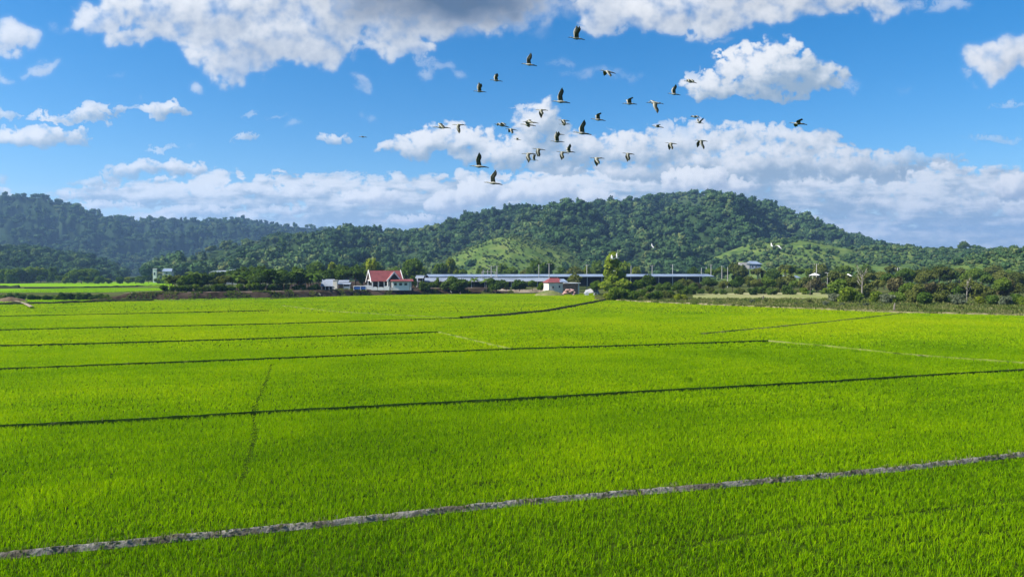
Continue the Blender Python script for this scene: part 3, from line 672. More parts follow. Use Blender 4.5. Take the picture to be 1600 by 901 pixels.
# ------------------------------------------------------------------ trees and bushes one can tell apart
LEAFM = {}
def leaf_mats():
    LEAFM['dark'] = leaf_mat('leaf_dark_green', [(.1, (.022, .046, .010)), (.5, (.052, .095, .018)), (.9, (.105, .155, .030))], .3, .5, .5, .05, tintw=.2)
    LEAFM['mid'] = leaf_mat('leaf_mid_green', [(.1, (.030, .062, .010)), (.5, (.070, .125, .018)), (.9, (.14, .20, .03))], .35, .5, .5, .05, tintw=.2)
    LEAFM['bright'] = leaf_mat('leaf_bright_green', [(.1, (.035, .080, .008)), (.5, (.085, .150, .012)), (.9, (.17, .22, .025))], .4, .5, .5, .05, tintw=.2)
    LEAFM['olive'] = leaf_mat('leaf_olive', [(.1, (.036, .052, .011)), (.5, (.085, .105, .022)), (.9, (.15, .165, .040))], .3, .5, .5, .05, tintw=.2)
    LEAFM['brown'] = leaf_mat('leaf_dry_brown', [(.1, (.040, .040, .016)), (.5, (.090, .082, .034)), (.9, (.15, .14, .06))], .25, .5, .5, .05, tintw=.2)
    LEAFM['yellow'] = leaf_mat('leaf_yellow_green', [(.1, (.085, .12, .008)), (.5, (.19, .235, .017)), (.9, (.30, .33, .045))], .45, .4, .6, .05, tintw=.2)
    LEAFM['lime'] = leaf_mat('leaf_lime_green', [(.1, (.085, .135, .012)), (.5, (.19, .255, .024)), (.9, (.31, .36, .055))], .45, .4, .6, .05, tintw=.2)
    LEAFM['grey'] = leaf_mat('leaf_grey_green', [(.1, (.055, .075, .045)), (.5, (.10, .125, .075)), (.9, (.16, .18, .11))], .25, .5, .5, .05, tintw=.2)
    LEAFM['bark'] = surf_mat('bark', [(.3, (.06, .045, .03)), (.7, (.15, .12, .09))], 3, 1, 5, .6, 9, spec=0)
    LEAFM['pale_bark'] = surf_mat('pale_bark', [(.3, (.17, .155, .13)), (.7, (.34, .31, .27))], 3, .9, 5, .4, 9, spec=0)
TREES = {}
def lobes_for(rng, kind, h, w):
    """crown lobes (x,y,z,rx,rz) for a plant h tall and w wide"""
    L = []; r = w / 2
    if kind == 'round':
        L.append((0, 0, h * .66, r * .62, h * .27))
        for k in range(8):
            a = k * 2.4 + rng.uniform(-.4, .4); d = r * rng.uniform(.4, .68); L.append((d * math.cos(a), d * math.sin(a), h * rng.uniform(.42, .82), r * rng.uniform(.28, .46), h * rng.uniform(.12, .2)))
    elif kind == 'spread':
        for k in range(10):
            a = k * 2.4 + rng.uniform(-.4, .4); d = r * rng.uniform(.15, .78); L.append((d * math.cos(a), d * math.sin(a), h * (rng.uniform(.66, .86) - .14 * d / r), r * rng.uniform(.24, .4), h * rng.uniform(.08, .14)))
    elif kind == 'bush':
        for k in range(8):
            a = k * 2.4 + rng.uniform(-.4, .4); d = r * rng.uniform(.1, .66); L.append((d * math.cos(a), d * math.sin(a), h * rng.uniform(.24, .68), r * rng.uniform(.3, .46), h * rng.uniform(.18, .3)))
    elif kind == 'tall':
        for k in range(13):
            f = (k + .5) / 13; a = k * 2.4 + rng.uniform(-.4, .4); wd = r * (1.05 - .85 * f) * (.75 + .3 * math.sin(k * 1.9)); L.append((wd * .6 * math.cos(a), wd * .6 * math.sin(a), h * (.2 + .74 * f), max(.14 * w, wd * .52), h * .095))
    elif kind == 'clump':
        for k in range(6):
            a = k * 2.4; d = r * rng.uniform(.25, .7); L.append((d * math.cos(a), d * math.sin(a), h * rng.uniform(.35, .8), r * rng.uniform(.22, .34), h * rng.uniform(.2, .3)))
    return L
def trunk_mesh(rng, h, w, lobes, mat, rad, n=6, name='trunk'):
    mb = MB(); top = h * .6; j = lambda s: rng.uniform(-s, s)
    p = [(0, 0, -.3), (j(.06) * w, j(.06) * w, top * .4), (j(.1) * w, j(.1) * w, top)]
    mb.tube(p, [rad * 1.25, rad * .8, rad * .4], n)
    for q in sorted(lobes, key=lambda q: -q[3])[:6]:
        b = top * rng.uniform(.3, .8); s = (p[1][0] * .8, p[1][1] * .8, b); e = tuple(q[:3]); m = tuple((s[i] * .5 + e[i] * .5) + (0, 0, -.05 * h)[i] for i in range(3))
        mb.tube([s, m, e], [rad * .5, rad * .33, rad * .12], 5)
    return mb.mesh(name, mat, True)
def make_proto(key, name, kind, h, w, leaf, nleaf, size, bark='bark', rad=None, seed=1, spread=.1, aspect=1.3, droop=0., core=.7, trunk=True):
    rng = np.random.default_rng(seed); L = lobes_for(rng, kind, h, w)
    V, Q, T, lf = crown_cloud(rng, L, nleaf, size, spread, .6, aspect, .2, droop, core)
    V[:, 2] = np.maximum(V[:, 2], .02)
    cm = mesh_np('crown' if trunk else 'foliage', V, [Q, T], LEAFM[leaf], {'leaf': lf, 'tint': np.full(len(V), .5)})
    TREES[key] = dict(name=name, crown=cm, trunk=trunk_mesh(rng, h, w, L, LEAFM[bark], rad or h * .022, name='trunk' if trunk else 'stem'), h=h, w=w, part=('crown', 'trunk') if trunk else ('foliage', 'stem'))
LOOK = {}
def palm_proto(key, h, leaf, nf=16, seed=4, flen=2.0):
    rng = np.random.default_rng(seed); mb = MB(); V, Q, lf = [], [], []; o = 0
    for k in range(nf):
        a = k * 2.399; el = rng.uniform(-.2, 1.15); L = flen * rng.uniform(.8, 1.1)
        pts = []
        for s in np.linspace(0, 1, 7):
            e = el - s * s * 1.5; pts.append(np.array([math.cos(a) * s * L * max(.25, math.cos(el * .7)), math.sin(a) * s * L * max(.25, math.cos(el * .7)), h + math.sin(el) * s * L * .8 - s * s * L * .55]))
        side = np.array([-math.sin(a), math.cos(a), 0])
        for i in range(6):
            for sg in (-1, 1):
                wd = flen * .22 * math.sin(math.pi * (i + .7) / 7)
                q = [pts[i], pts[i + 1], pts[i + 1] + side * sg * wd + np.array([0, 0, -wd * .5]), pts[i] + side * sg * wd + np.array([0, 0, -wd * .5])]
                V += q; Q.append([o, o + 1, o + 2, o + 3]); o += 4; lf += [rng.uniform(0, 1)] * 4
    cm = mesh_np('crown', np.array(V), np.array(Q), LEAFM[leaf], {'leaf': np.array(lf), 'tint': np.full(len(V), .5)})
    t = MB().tube([(0, 0, -.3), (.05, 0, h * .5), (0, 0, h)], [h * .035, h * .026, h * .022], 7).mesh('trunk', LEAFM['pale_bark'], True)
    TREES[key] = dict(name='palm_tree', crown=cm, trunk=t, h=h + flen * .5, w=flen * 2, part=('crown', 'trunk'))
def bare_proto(key, h, seed):
    rng = np.random.default_rng(seed); mb = MB(); tips = []
    mb.tube([(0, 0, -.3), (.1, 0, h * .3), (-.05, .05, h * .55), (.1, 0, h)], [h * .028, h * .022, h * .016, h * .004], 7)
    br = MB()
    for k in range(9):
        b = h * rng.uniform(.3, .88); a = rng.uniform(0, 6.28); L = h * rng.uniform(.16, .34); e = (math.cos(a) * L * .55, math.sin(a) * L * .55, b + L)
        br.tube([(0, 0, b), (e[0] * .6, e[1] * .6, b + L * .4), e], [h * .011, h * .008, h * .003], 5)
        for q in range(3):
            a2 = a + rng.uniform(-1, 1); m = (e[0] * .6, e[1] * .6, b + L * .4); f = (m[0] + math.cos(a2) * L * .35, m[1] + math.sin(a2) * L * .35, m[2] + L * .45); br.tube([m, f], [h * .006, h * .002], 4); tips.append(f)
        tips.append(e)
    P = np.array(tips); P = np.repeat(P, 4, 0) + rng.normal(0, h * .03, (len(P) * 4, 3)); d = sphere_pts(rng, len(P)); V, Q = leaf_quads(P, d, .13, rng, 1.3)
    cm = mesh_np('twig_leaves', V, Q, LEAFM['olive'], {'leaf': rng.uniform(0, 1, len(V)), 'tint': np.full(len(V), .5)})
    TREES[key] = dict(name='bare_tree', crown=cm, trunk=mb.mesh('trunk', LEAFM['pale_bark'], True), h=h, w=h * .4, part=('leaves', 'trunk'), extra=('branches', br.mesh('branches', LEAFM['pale_bark'], True)))
def tree_protos():
    leaf_mats()
    P = make_proto
    P('rd', 'broadleaf_tree', 'round', 6, 5.5, 'dark', 1500, .26, seed=1)
    P('rd2', 'broadleaf_tree', 'round', 6, 5, 'dark', 1500, .26, seed=2)
    P('rm', 'broadleaf_tree', 'round', 6, 5.5, 'mid', 1500, .26, seed=3)
    P('rm2', 'broadleaf_tree', 'round', 6, 5, 'mid', 1500, .25, seed=4)
    P('ro', 'broadleaf_tree', 'spread', 5.5, 6, 'olive', 1500, .24, seed=5)
    P('sd', 'broadleaf_tree', 'spread', 6, 7, 'dark', 1600, .26, seed=6)
    P('bb', 'bush', 'bush', 3, 4, 'bright', 1100, .22, seed=7, trunk=False)
    P('bm', 'bush', 'bush', 3, 4, 'mid', 1100, .22, seed=8, trunk=False)
    P('bo', 'bush', 'bush', 3, 4, 'olive', 1100, .21, seed=9, trunk=False)
    P('bn', 'bush', 'bush', 3, 3.6, 'brown', 900, .19, seed=10, trunk=False, core=.55)
    P('by', 'bush', 'bush', 3, 3.4, 'yellow', 1000, .2, seed=11, trunk=False)
    P('bg', 'bush', 'bush', 2, 2.8, 'grey', 800, .15, seed=12, trunk=False)
    P('bd', 'bush', 'bush', 2.4, 3.6, 'dark', 900, .2, seed=13, trunk=False)
    P('ty', 'broadleaf_tree', 'tall', 11, 8.8, 'lime', 3800, .36, seed=14, spread=.13, bark='pale_bark', rad=.2, core=.5)
    P('cy', 'bamboo_clump', 'clump', 7, 5, 'yellow', 1100, .32, seed=15, spread=.16, aspect=1.9, droop=.4, core=.5)
    P('cg', 'bamboo_clump', 'clump', 7, 5.5, 'mid', 1200, .32, seed=16, spread=.16, aspect=1.9, droop=.4, core=.55)
    P('go', 'broadleaf_tree', 'round', 5, 5, 'olive', 1500, .2, seed=17)
    palm_proto('pd', 3.6, 'dark', 16, 18, 2.3); palm_proto('pm', 3.2, 'mid', 15, 19, 2.1); palm_proto('py', 5.6, 'yellow', 18, 20, 1.5)
    bare_proto('xb', 7.5, 21); bare_proto('xc', 5.5, 22)
    LOOK.update(rd='dark green rounded tree', rd2='dark green lumpy tree', rm='mid green rounded tree', rm2='mid green lumpy tree', ro='olive flat-topped tree', sd='dark green flat-topped tree',
        bb='bright green bush', bm='mid green bush', bo='olive green bush', bn='brownish dry bush', by='yellow-green bush', bg='grey-green weedy bush', bd='low dark green bush', cy='yellow-green feathery clump', cg='mid green feathery clump',
        go='rounded olive tree', pd='dark green palm', pm='mid green palm', py='yellow-crowned palm', xb='bare pale-trunked tree', xc='thin bare pale tree', ty='tall yellow-green tree')
CATS = dict(bush='bush', broadleaf_tree='tree', bamboo_clump='bamboo', palm_tree='palm', bare_tree='tree')
PLACED = []
RNGT = random.Random(4)
def plant(key, x, y, z, s=1.0, sz=1.0, seg=None, label=None, group=None):
    P = TREES[key]; first = 'root' not in P
    if first:
        P['root'] = o = empty(P['name']); link(P['part'][0], P['crown'], o); link(P['part'][1], P['trunk'], o)
        if 'extra' in P: link(P['extra'][0], P['extra'][1], o)
    else: o = copy_tree(P['root'])
    for k in ('label', 'group'):
        if k in o: del o[k]
    o.location = (x, y, z); o.rotation_euler = (0, 0, RNGT.uniform(0, 6.28)); o.scale = (s, s, s * sz)
    tag(o, label, CATS[P['name']], group)
    PLACED.append((o, key, seg, label, 800 + FOC * x / y))
    return o
ORD = 'first second third fourth fifth sixth seventh eighth ninth tenth eleventh twelfth thirteenth fourteenth fifteenth sixteenth seventeenth eighteenth nineteenth twentieth'.split()
def name_trees():
    """each plant says which one of its look it is, counted from the left along its row"""
    rows = {}
    for o, key, seg, label, px in PLACED:
        if label is None: rows.setdefault((seg, LOOK[key]), []).append((px, o))
    for (seg, look), L in rows.items():
        L.sort(key=lambda q: q[0])
        for i, (px, o) in enumerate(L):
            if len(L) == 1: o['label'] = f'{look} {SEG[seg][0]}'
            else: o['label'] = f'{ORD[i]} {look} from the left {SEG[seg][0]}'
            o['group'] = SEG[seg][1]
SEG = {
 'bank_l': ('on the dark bank, left part', 'trees along the top of the dark bank'),
 'bank_r': ('on the bank before the metal sheds', 'trees along the top of the dark bank'),
 'bank_b': ('in the line behind the bank trees', 'trees behind the bank row'),
 'foot_l': ('at the foot of the left slope', 'trees at the foot of the left slope'),
 'far_l': ('along the far left paddies', 'trees at the foot of the left slope'),
 'behind': ('behind the pavilion and long roofs', 'trees behind the buildings'),
 'yard': ('in front of the long metal roof', 'plants in front of the long roof'),
 'house_r': ('between white house and fallow plot', 'scrub right of the white house'),
 'fal_f': ('along the back edge of the fallow plot', 'bushes behind the fallow plot'),
 'fal_b': ('in the row behind the fallow plot', 'trees behind the fallow plot'),
 'r_front': ('in the scrub\'s front row at right', 'scrub on the right'),
 'r_second': ('in the scrub\'s second row at right', 'scrub on the right'),
 'r_third': ('in the scrub\'s third row at right', 'scrub on the right'),
 'r_back': ('in the scrub\'s back rows at right', 'scrub on the right'),
 'weeds': ('on the weedy strip beside the rice', 'bushes on the weedy strip'),
 'sky_r': ('on the low skyline at right', 'trees on the right skyline'),
 'hedge_l': ('in the dark hedge between left paddies', 'bushes in the left hedge'),
}
def hill_z(name, px, t):
    H = HILLS[name]; i = np.abs(H['px'] - px).argmin(); j = np.abs(H['t'] - t).argmin(); return H['X'][j, i], H['Y'][j, i], H['h'][j, i]
def build_trees():
    tree_protos(); r = random.Random(11); U = r.uniform
    def row(keys, px0, px1, n, d, hpx, seg, z=0., jit=.06, dj=8):
        for k in range(n):
            px = px0 + (px1 - px0) * (k + .5 + U(-.35, .35)) / n; Y = d(px) if callable(d) else d; Y += U(-dj, dj)
            x = (px - 800) / FOC * Y; key = r.choice(keys); h = U(*hpx) * Y / FOC; s = h / TREES[key]['h'];
            plant(key, x, Y, z, s * U(.95, 1.1), U(.88, 1.1), seg)
    bank = lambda px: 5.3 * FOC / (455.5 - 425 - (px - 250) * .012)
    # row on the dark bank
    row(['rd', 'rm', 'rd2', 'rm2', 'pd', 'ro', 'pm'], 262, 395, 20, bank, (19, 32), 'bank_l', BANK_Z, dj=5)
    row(['rd', 'rd2', 'pd', 'rm2', 'rm', 'pm'], 395, 500, 17, bank, (27, 35), 'bank_r', BANK_Z, dj=5)
    row(['bd', 'bm', 'bb'], 255, 500, 26, lambda p: bank(p) - 6, (7, 13), 'bank_l', BANK_Z, dj=1)
    row(['rd', 'rd2', 'sd', 'rm', 'cg'], 330, 580, 24, 228, (26, 34), 'bank_b', BANK_Z, dj=8)
    # left: foot of the slope, thin line beyond the paddies
    row(['rd', 'rm', 'rd2', 'rm2', 'bb', 'cy', 'cg'], -40, 150, 19, 435, (16, 26), 'foot_l', 0, dj=16)
    row(['bb', 'rm', 'by', 'bm', 'rd2'], 60, 275, 18, 415, (9, 17), 'far_l', 0, dj=10)
    row(['bd', 'bm', 'bd'], -15, 172, 17, lambda p: 170, (9, 13), 'hedge_l', 0, dj=2)
    # behind the houses and long roofs
    row(['cy', 'rm', 'cg', 'rm2', 'bb', 'go', 'cg'], 640, 1000, 19, 345, (26, 40), 'behind', 0, dj=25)
    row(['cg', 'rm', 'cy', 'rd'], 485, 660, 9, 300, (32, 44), 'behind', 0, dj=15)
    plant('cy', *at_dist(583, 451, 262)[:2], BANK_Z, 10.2 / 7, .95, label='bright yellow-green bamboo rising behind the red roof', group='trees behind the buildings')
    # yard plants
    row(['bm', 'bb', 'pm', 'bd', 'rm', 'cg'], 640, 850, 15, 222, (11, 22), 'yard', 1.2, dj=5)
    # right of the white house
    plant('ty', *at_dist(957, 462, 203)[:2], 0, 1.15, 1.02, label='tall pale-trunked yellow-green tree rising above the long roof', group=None)
    plant('go', *at_dist(898, 452, 240)[:2], .6, 1.25, 1, label='round olive tree just behind the white house')
    plant('rm', *at_dist(932, 458, 206)[:2], 0, .78, 1, label='dark-leaved round tree left beside the tall yellow-green tree')
    plant('rd', *at_dist(1012, 458, 214)[:2], 0, 1.0, 1.1, label='dark green tree in front of the long roof right of the tall tree')
    row(['bm', 'bb', 'bo', 'rm', 'by', 'bd'], 945, 1075, 13, 172, (12, 22), 'house_r', 0, dj=9)
    row(['bm', 'rd', 'bo', 'rm', 'rm2'], 965, 1090, 9, 205, (15, 26), 'house_r', 0, dj=8)
    # behind the fallow plot
    row(['bm', 'bo', 'bb', 'bd', 'bd'], 1060, 1330, 20, 214, (8, 14), 'fal_f', 0, dj=5)
    row(['ro', 'bo', 'rm', 'go', 'bn', 'rd'], 1060, 1335, 22, 250, (18, 27), 'fal_b', 0, dj=14)
    plant('rd', *at_dist(1207, 440, 300)[:2], 0, 1.5, 1, label='dense dark green tree right of the house on stilts')
    # scrub on the right, one row behind another up the rise
    row(['bb', 'bm', 'bo', 'by', 'bm', 'bg'], 1290, 1700, 20, lambda p: 158 - (p - 1300) * .06, (15, 24), 'r_front', 0, dj=5)
    row(['ro', 'bm', 'bn', 'rm', 'bo', 'go', 'bb'], 1310, 1700, 21, lambda p: 186 - (p - 1300) * .05, (21, 33), 'r_second', .4, dj=8)
    row(['ro', 'rd', 'go', 'rm', 'bo', 'sd', 'bn'], 1310, 1690, 20, 235, (24, 35), 'r_third', 1.3, dj=14)
    row(['rd', 'ro', 'rm', 'sd', 'go', 'bo', 'rm2'], 1080, 1690, 28, 315, (20, 30), 'r_back', 2.2, dj=28)
    plant('xb', *ground(1347, 468)[:2], 0, 1.0, 1, label='bare branching tree with pale trunk in front of the scrub')
    plant('xc', *ground(1511, 471)[:2], 0, .95, 1, label='thin forked white-trunked tree among the scrub at far right')
    plant('py', *at_dist(1227, 440, 285)[:2], 0, 1.35, 1.0, label='lone yellow-crowned palm with straight white trunk')
    # weedy strip along the rice
    for k in range(22):
        px = 985 + 640 * (k + U(.1, .9)) / 22; py = np.interp(px, [945, 1000, 1250, 1400, 1600], [464, 466, 475, 481, 486]) + U(-2, 2); g = ground(px, py)
        key = r.choice(['bg', 'bg', 'bg', 'bo', 'bm']); plant(key, g[0], g[1], 0, U(4.5, 9) * g[1] / FOC / TREES[key]['h'], U(.8, 1.1), 'weeds')
    # right skyline
    for px, key, hp in ((1402, 'rd', 10), (1418, 'rd2', 12), (1434, 'sd', 9), (1447, 'rd', 11), (1459, 'sd', 12), (1472, 'rd2', 11), (1484, 'rd', 10), (1506, 'rd', 18), (1519, 'sd', 13), (1530, 'rd2', 11), (1552, 'rd', 8), (1578, 'rd2', 10)):
        x, y, z = hill_z('meadow_hill', px, .97); plant(key, x, y, z - .6, hp * y / FOC / TREES[key]['h'], 1, 'sky_r')
    name_trees()
    print('plants', len(PLACED))
BANK_Z = 1.75
# ------------------------------------------------------------------ bank, paths, plots, hedge bank
def strip_mesh(name, pts, widths, mat, z=.008, n_jit=.3, step=2.0, hgt=0., seed=1):
    """a narrow lane laid on the ground along pts"""
    P = line_pts(pts, step); d = np.gradient(P, axis=0); d /= np.linalg.norm(d, axis=1)[:, None]; N = np.stack([-d[:, 1], d[:, 0]], 1); s = np.arange(len(P)) * step
    w = np.interp(np.linspace(0, 1, len(P)), np.linspace(0, 1, len(widths)), widths); V = []
    for k, o in enumerate((-1, -.6, 0, .6, 1)):
        e = o * w * (1 + n_jit * fbm(s / 4, s * 0 + k * 3.3, 3, seed)); zz = z + hgt * (1 - o * o) * (1 + .5 * fbm(s / 3, s * 0 + k, 3, seed + 4))
        V.append(np.stack([P[:, 0] + N[:, 0] * e, P[:, 1] + N[:, 1] * e, zz + 0 * s], 1))
    V = np.stack(V, 1); n, c = V.shape[:2]; i = np.arange(n - 1)[:, None] * c; j = np.arange(c - 1)[None]
    return mesh_np(name, V.reshape(-1, 3), np.stack([i + j, i + j + 1, i + c + j + 1, i + c + j], 2).reshape(-1, 4), mat)
def sheet(name, corners, mat, z):
    bm = bmesh.new(); bm.faces.new([bm.verts.new((x, y, z)) for x, y in corners]); bmesh.ops.triangulate(bm, faces=bm.faces[:]); me = bpy.data.meshes.new(name); bm.to_mesh(me); bm.free(); me.materials.append(mat)
    return tag(link(name, me), kind='structure')
def build_site():
    bankm = surf_mat('bank_earth', [(.3, (.014, .012, .008)), (.5, (.045, .032, .022)), (.62, (.075, .055, .040)), (.8, (.05, .065, .018))], .35, 1, 7, .9, 1.2, spec=0)
    soil = surf_mat('pale_soil', [(.3, (.11, .09, .055)), (.5, (.24, .20, .14)), (.7, (.34, .29, .22)), (.85, (.12, .14, .04))], .18, 1, 6, .6, .8, spec=0)
    # front foot of the bank, seen from the rice
    foot = [(150, 470.5), (172, 469.8), (300, 468), (420, 466), (560, 461.3), (700, 458.8), (800, 457.8)]
    P = line_pts([ground(*p)[:2] for p in foot], 1.2); n = len(P); s = np.arange(n) * 1.2
    d = np.gradient(P, axis=0); d /= np.linalg.norm(d, axis=1)[:, None]; N = np.stack([-d[:, 1], d[:, 0]], 1)
    rise = np.interp(s, [0, 6, s[-1] - 30, s[-1]], [0, 1, 1, .35]); rows = []
    for k, (o, z) in enumerate(((0, 0), (.5, .35), (.9, .8), (1.3, 1.25), (1.8, 1.62), (2.6, 1.75), (5, 1.76), (12, 1.75), (40, 1.75), (120, 1.75), (230, 1.7), (260, -.3))):
        j = .30 * fbm(s / 2.2, s * 0 + k * 2.1, 4, 5) if 0 < k < 6 else 0
        Nn = N if k < 7 else np.tile([0, 1.], (n, 1)); base = P if k < 7 else P + N * 5
        oo = o if k < 7 else o - 5
        rows.append(np.stack([base[:, 0] + Nn[:, 0] * (oo + j), base[:, 1] + Nn[:, 1] * (oo + j), np.maximum(z * rise + (.22 * fbm(s / 1.4, s * 0 + k, 4, 9) if 0 < k < 6 else 0), -.3) + 0 * s], 1))
    V = np.stack(rows, 1); c = V.shape[1]; i = np.arange(n - 1)[:, None] * c; j = np.arange(c - 1)[None]
    F = np.stack([i + j, i + c + j, i + c + j + 1, i + j + 1], 2).reshape(-1, 4)
    tag(link('earth_bank', mesh_np('earth_bank', V.reshape(-1, 3), F, bankm)), kind='structure')
    # road on the bank
    road = [(x, y) for x, y in P + N * 4.2]
    tag(link('dirt_road', strip_mesh('dirt_road', road[4:-8], [1.3, 1.4], soil, BANK_Z + .018, .15)), kind='structure')
    # pale retaining edge between the roofs and the white house
    e2 = [ground(775, 457.2)[:2], ground(840, 456.6)[:2], ground(868, 456.8)[:2]]
    tag(link('soil_ridge', strip_mesh('soil_ridge', e2, [1.6, 2.2, 1.2], soil, .01, .3, 1.0, 1.1, 3)), kind='structure')
    # weedy strip between the rice and the scrub
    weed = surf_mat('dry_weeds', [(.28, (.05, .075, .02)), (.45, (.11, .13, .04)), (.6, (.19, .18, .075)), (.78, (.27, .23, .13))], .25, 1, 7, .8, 1.5, spec=0)
    edge = [(945, 468.5), (1000, 472), (1100, 476.5), (1250, 482.5), (1400, 489), (1500, 491.5), (1600, 494), (1720, 497.5)]
    back = [(1720, 474), (1600, 470), (1400, 467), (1300, 467.5), (1100, 467.5), (1010, 464), (935, 459.5)]
    sheet('weedy_verge', [ground(*p)[:2] for p in edge + back], weed, .006)
    tag(link('field_edge', strip_mesh('field_edge', [ground(x, y - .3)[:2] for x, y in edge], [.5, .6, .7], surf_mat('weedy_edge', [(.3, (.07, .085, .025)), (.5, (.15, .14, .06)), (.72, (.26, .22, .14))], .5, 1, 5, .6, 2, spec=0), .01, .6, .7, .30, 8)), kind='structure')
    fal = surf_mat('fallow_ground', [(.3, (.12, .16, .035)), (.5, (.21, .22, .085)), (.68, (.32, .28, .18))], .09, 1, 6, .4, .9, spec=0, stretch=(.35, 1, 1))
    sheet('fallow_plot', [ground(*p)[:2] for p in ((1083, 466.5), (1303, 466.5), (1306, 461), (1290, 457.6), (1180, 456.6), (1082, 459.5))], fal, .010)
    # paddies beyond the bank on the left
    pad = surf_mat('far_paddy', [(.3, (.12, .25, .002)), (.7, (.17, .31, .002))], .1, 1, 5, .5, 2, spec=0)
    rng = np.random.default_rng(41)
    for k, q in enumerate((((-160, 474.5), (-100, 475.5), (168, 470), (420, 466.8), (420, 465.6), (172, 467.2), (-160, 469.5)), ((-160, 457.5), (168, 456.5), (262, 453.5), (266, 450.2), (-160, 452.0)), ((-160, 449.0), (40, 447.6), (268, 447.6), (272, 440.6), (150, 440.6), (-160, 445.0)))):
        sheet('paddy_field', [ground(*p)[:2] for p in q], pad, .005 + .0005 * k)
    # plants on them
    X, Y = rng.uniform(-190, -60, 90000), rng.uniform(130, 480, 90000)
    px, py = 800 + FOC * X / Y, 425 + FOC * CAM_H / Y
    k = ((py > 450.2 + .0) & (py < np.interp(px, [-160, 168, 262], [457.5, 456.5, 453.5])) & (px < 266) | (py > np.interp(px, [-160, 150], [445, 440.7])) & (py < np.interp(px, [-160, 40], [449, 447.6])) & (px < 270) | (py > np.interp(px, [-160, 172, 420], [469.5, 467.2, 465.6])) & (py < np.interp(px, [-100, 168, 420], [475.5, 470, 466.8])) & (px < 420)) & (px > -130)
    X, Y = X[k], Y[k]; V, F, l, t = rice_tufts(X, Y, 5, np.full(len(X), .30), .12, .5, ((0, 1.1), (1., 0)), rng, .62 + .2 * fbm(X / 30, Y / 40, 3, 4))
    tag(link('far_rice_plants', mesh_np('far_rice_plants', V, F, bpy.data.materials['rice_leaf'], {'leaf': l, 'tint': t})), kind='stuff')
    drk = bpy.data.materials['dark_bund']
    for q, w, h in (([(-120, 450), (30, 449.6)], 1.2, 1.0), ([(38, 450.9), (120, 449.8), (255, 446.6)], .7, .55), ([(-100, 443.9), (60, 442.3), (150, 441.0)], .8, .5), ([(-100, 477), (0, 476.2), (100, 474), (170, 471.4), (240, 470.4)], .5, .5)):
        tag(link('bund', strip_mesh('bund', [ground(*p)[:2] for p in q], [w], drk, .01, .3, 1.2, h, 3)), kind='structure')
    # low weeds over the verge and the bank (nobody could count them)
    n = 26000; px = rng.uniform(930, 1720, n); e0 = np.interp(px, [p[0] for p in edge], [p[1] for p in edge]); b0 = np.interp(px, [935, 1010, 1100, 1300, 1400, 1600, 1720], [459.5, 464, 467, 467, 467, 470, 474])
    py = b0 + (e0 - b0) * rng.uniform(0, 1, n) ** .9; Yv = CAM_H * FOC / (py - 425); Xv = (px - 800) / FOC * Yv
    k = fbm(Xv / 3.5, Yv / 3.5, 3, 12) + rng.normal(0, .35, n) > -.25; Xv, Yv = Xv[k], Yv[k]
    V, F, l, t = rice_tufts(Xv, Yv, 5, rng.uniform(.15, .75, len(Xv)) ** 1.3, .07, .28, ((0, .9), (.6, 1.), (1., 0)), rng, .5 + .5 * fbm(Xv / 6, Yv / 6, 3, 14))
    wm = leaf_mat('weed_leaf', [(.15, (.05, .085, .016)), (.45, (.11, .145, .03)), (.7, (.19, .185, .07)), (.95, (.30, .27, .15))], .35, 0, .4, .1, tintw=.6)
    tag(link('verge_weeds', mesh_np('verge_weeds', V, F, wm, {'leaf': l, 'tint': t})), kind='stuff')
    q = rng.integers(0, n := len(P), 5200); o = rng.uniform(-.6, 3.2, 5200); Xb, Yb = P[q, 0] + N[q, 0] * o + rng.normal(0, .4, 5200), P[q, 1] + N[q, 1] * o
    zb = np.interp(o, [0, .5, .9, 1.3, 1.8, 2.6], [0, .35, .8, 1.25, 1.62, 1.75]) * rise[q]; k = fbm(Xb / 5, Yb / 5, 3, 8) > .05; Xb, Yb, zb = Xb[k], Yb[k], zb[k]
    V, F, l, t = rice_tufts(Xb, Yb, 6, rng.uniform(.2, .6, len(Xb)), .06, .25, ((0, .9), (.6, 1.), (1., 0)), rng, .2 + .4 * rng.uniform(0, 1, len(Xb))); V[:, 2] += np.repeat(zb, 6 * 5) - .05
    tag(link('bank_grass', mesh_np('bank_grass', V, F, wm, {'leaf': l, 'tint': t})), kind='stuff')
    # straw mound with its path at far left
    moundm = surf_mat('straw', [(.3, (.07, .05, .03)), (.6, (.15, .11, .075)), (.8, (.09, .085, .035))], .9, 1, 6, .8, 4, spec=0)
    c = ground(16, 471.5); V, F = [], []; m = 20
    for a in range(m):
        for q in range(7):
            f = q / 6; rr = 3.3 * f * (1 + .12 * math.sin(a * 1.3) + .08 * math.sin(a * 2.9)); V.append((math.cos(a / m * 6.283) * rr * 1.25, math.sin(a / m * 6.283) * rr * .8, 1.15 * (1 - f ** 1.25) + .10 * math.sin(a * 2.1 + q * 1.7) * (q < 6) - .05 * (q == 6)))
    for a in range(m):
        for q in range(6): b = (a + 1) % m; F.append((a * 7 + q, a * 7 + q + 1, b * 7 + q + 1, b * 7 + q))
    tag(link('straw_mound', mesh_np('straw_mound', V, F, moundm), None, c), 'brown straw mound at the far left end of the dark hedge', 'mound')
    tag(link('footpath', strip_mesh('footpath', [ground(26, 473)[:2], ground(38, 476)[:2], ground(50, 482.5)[:2]], [.45, .4], soil, .4, .1, .6, .1, 3)), kind='structure')

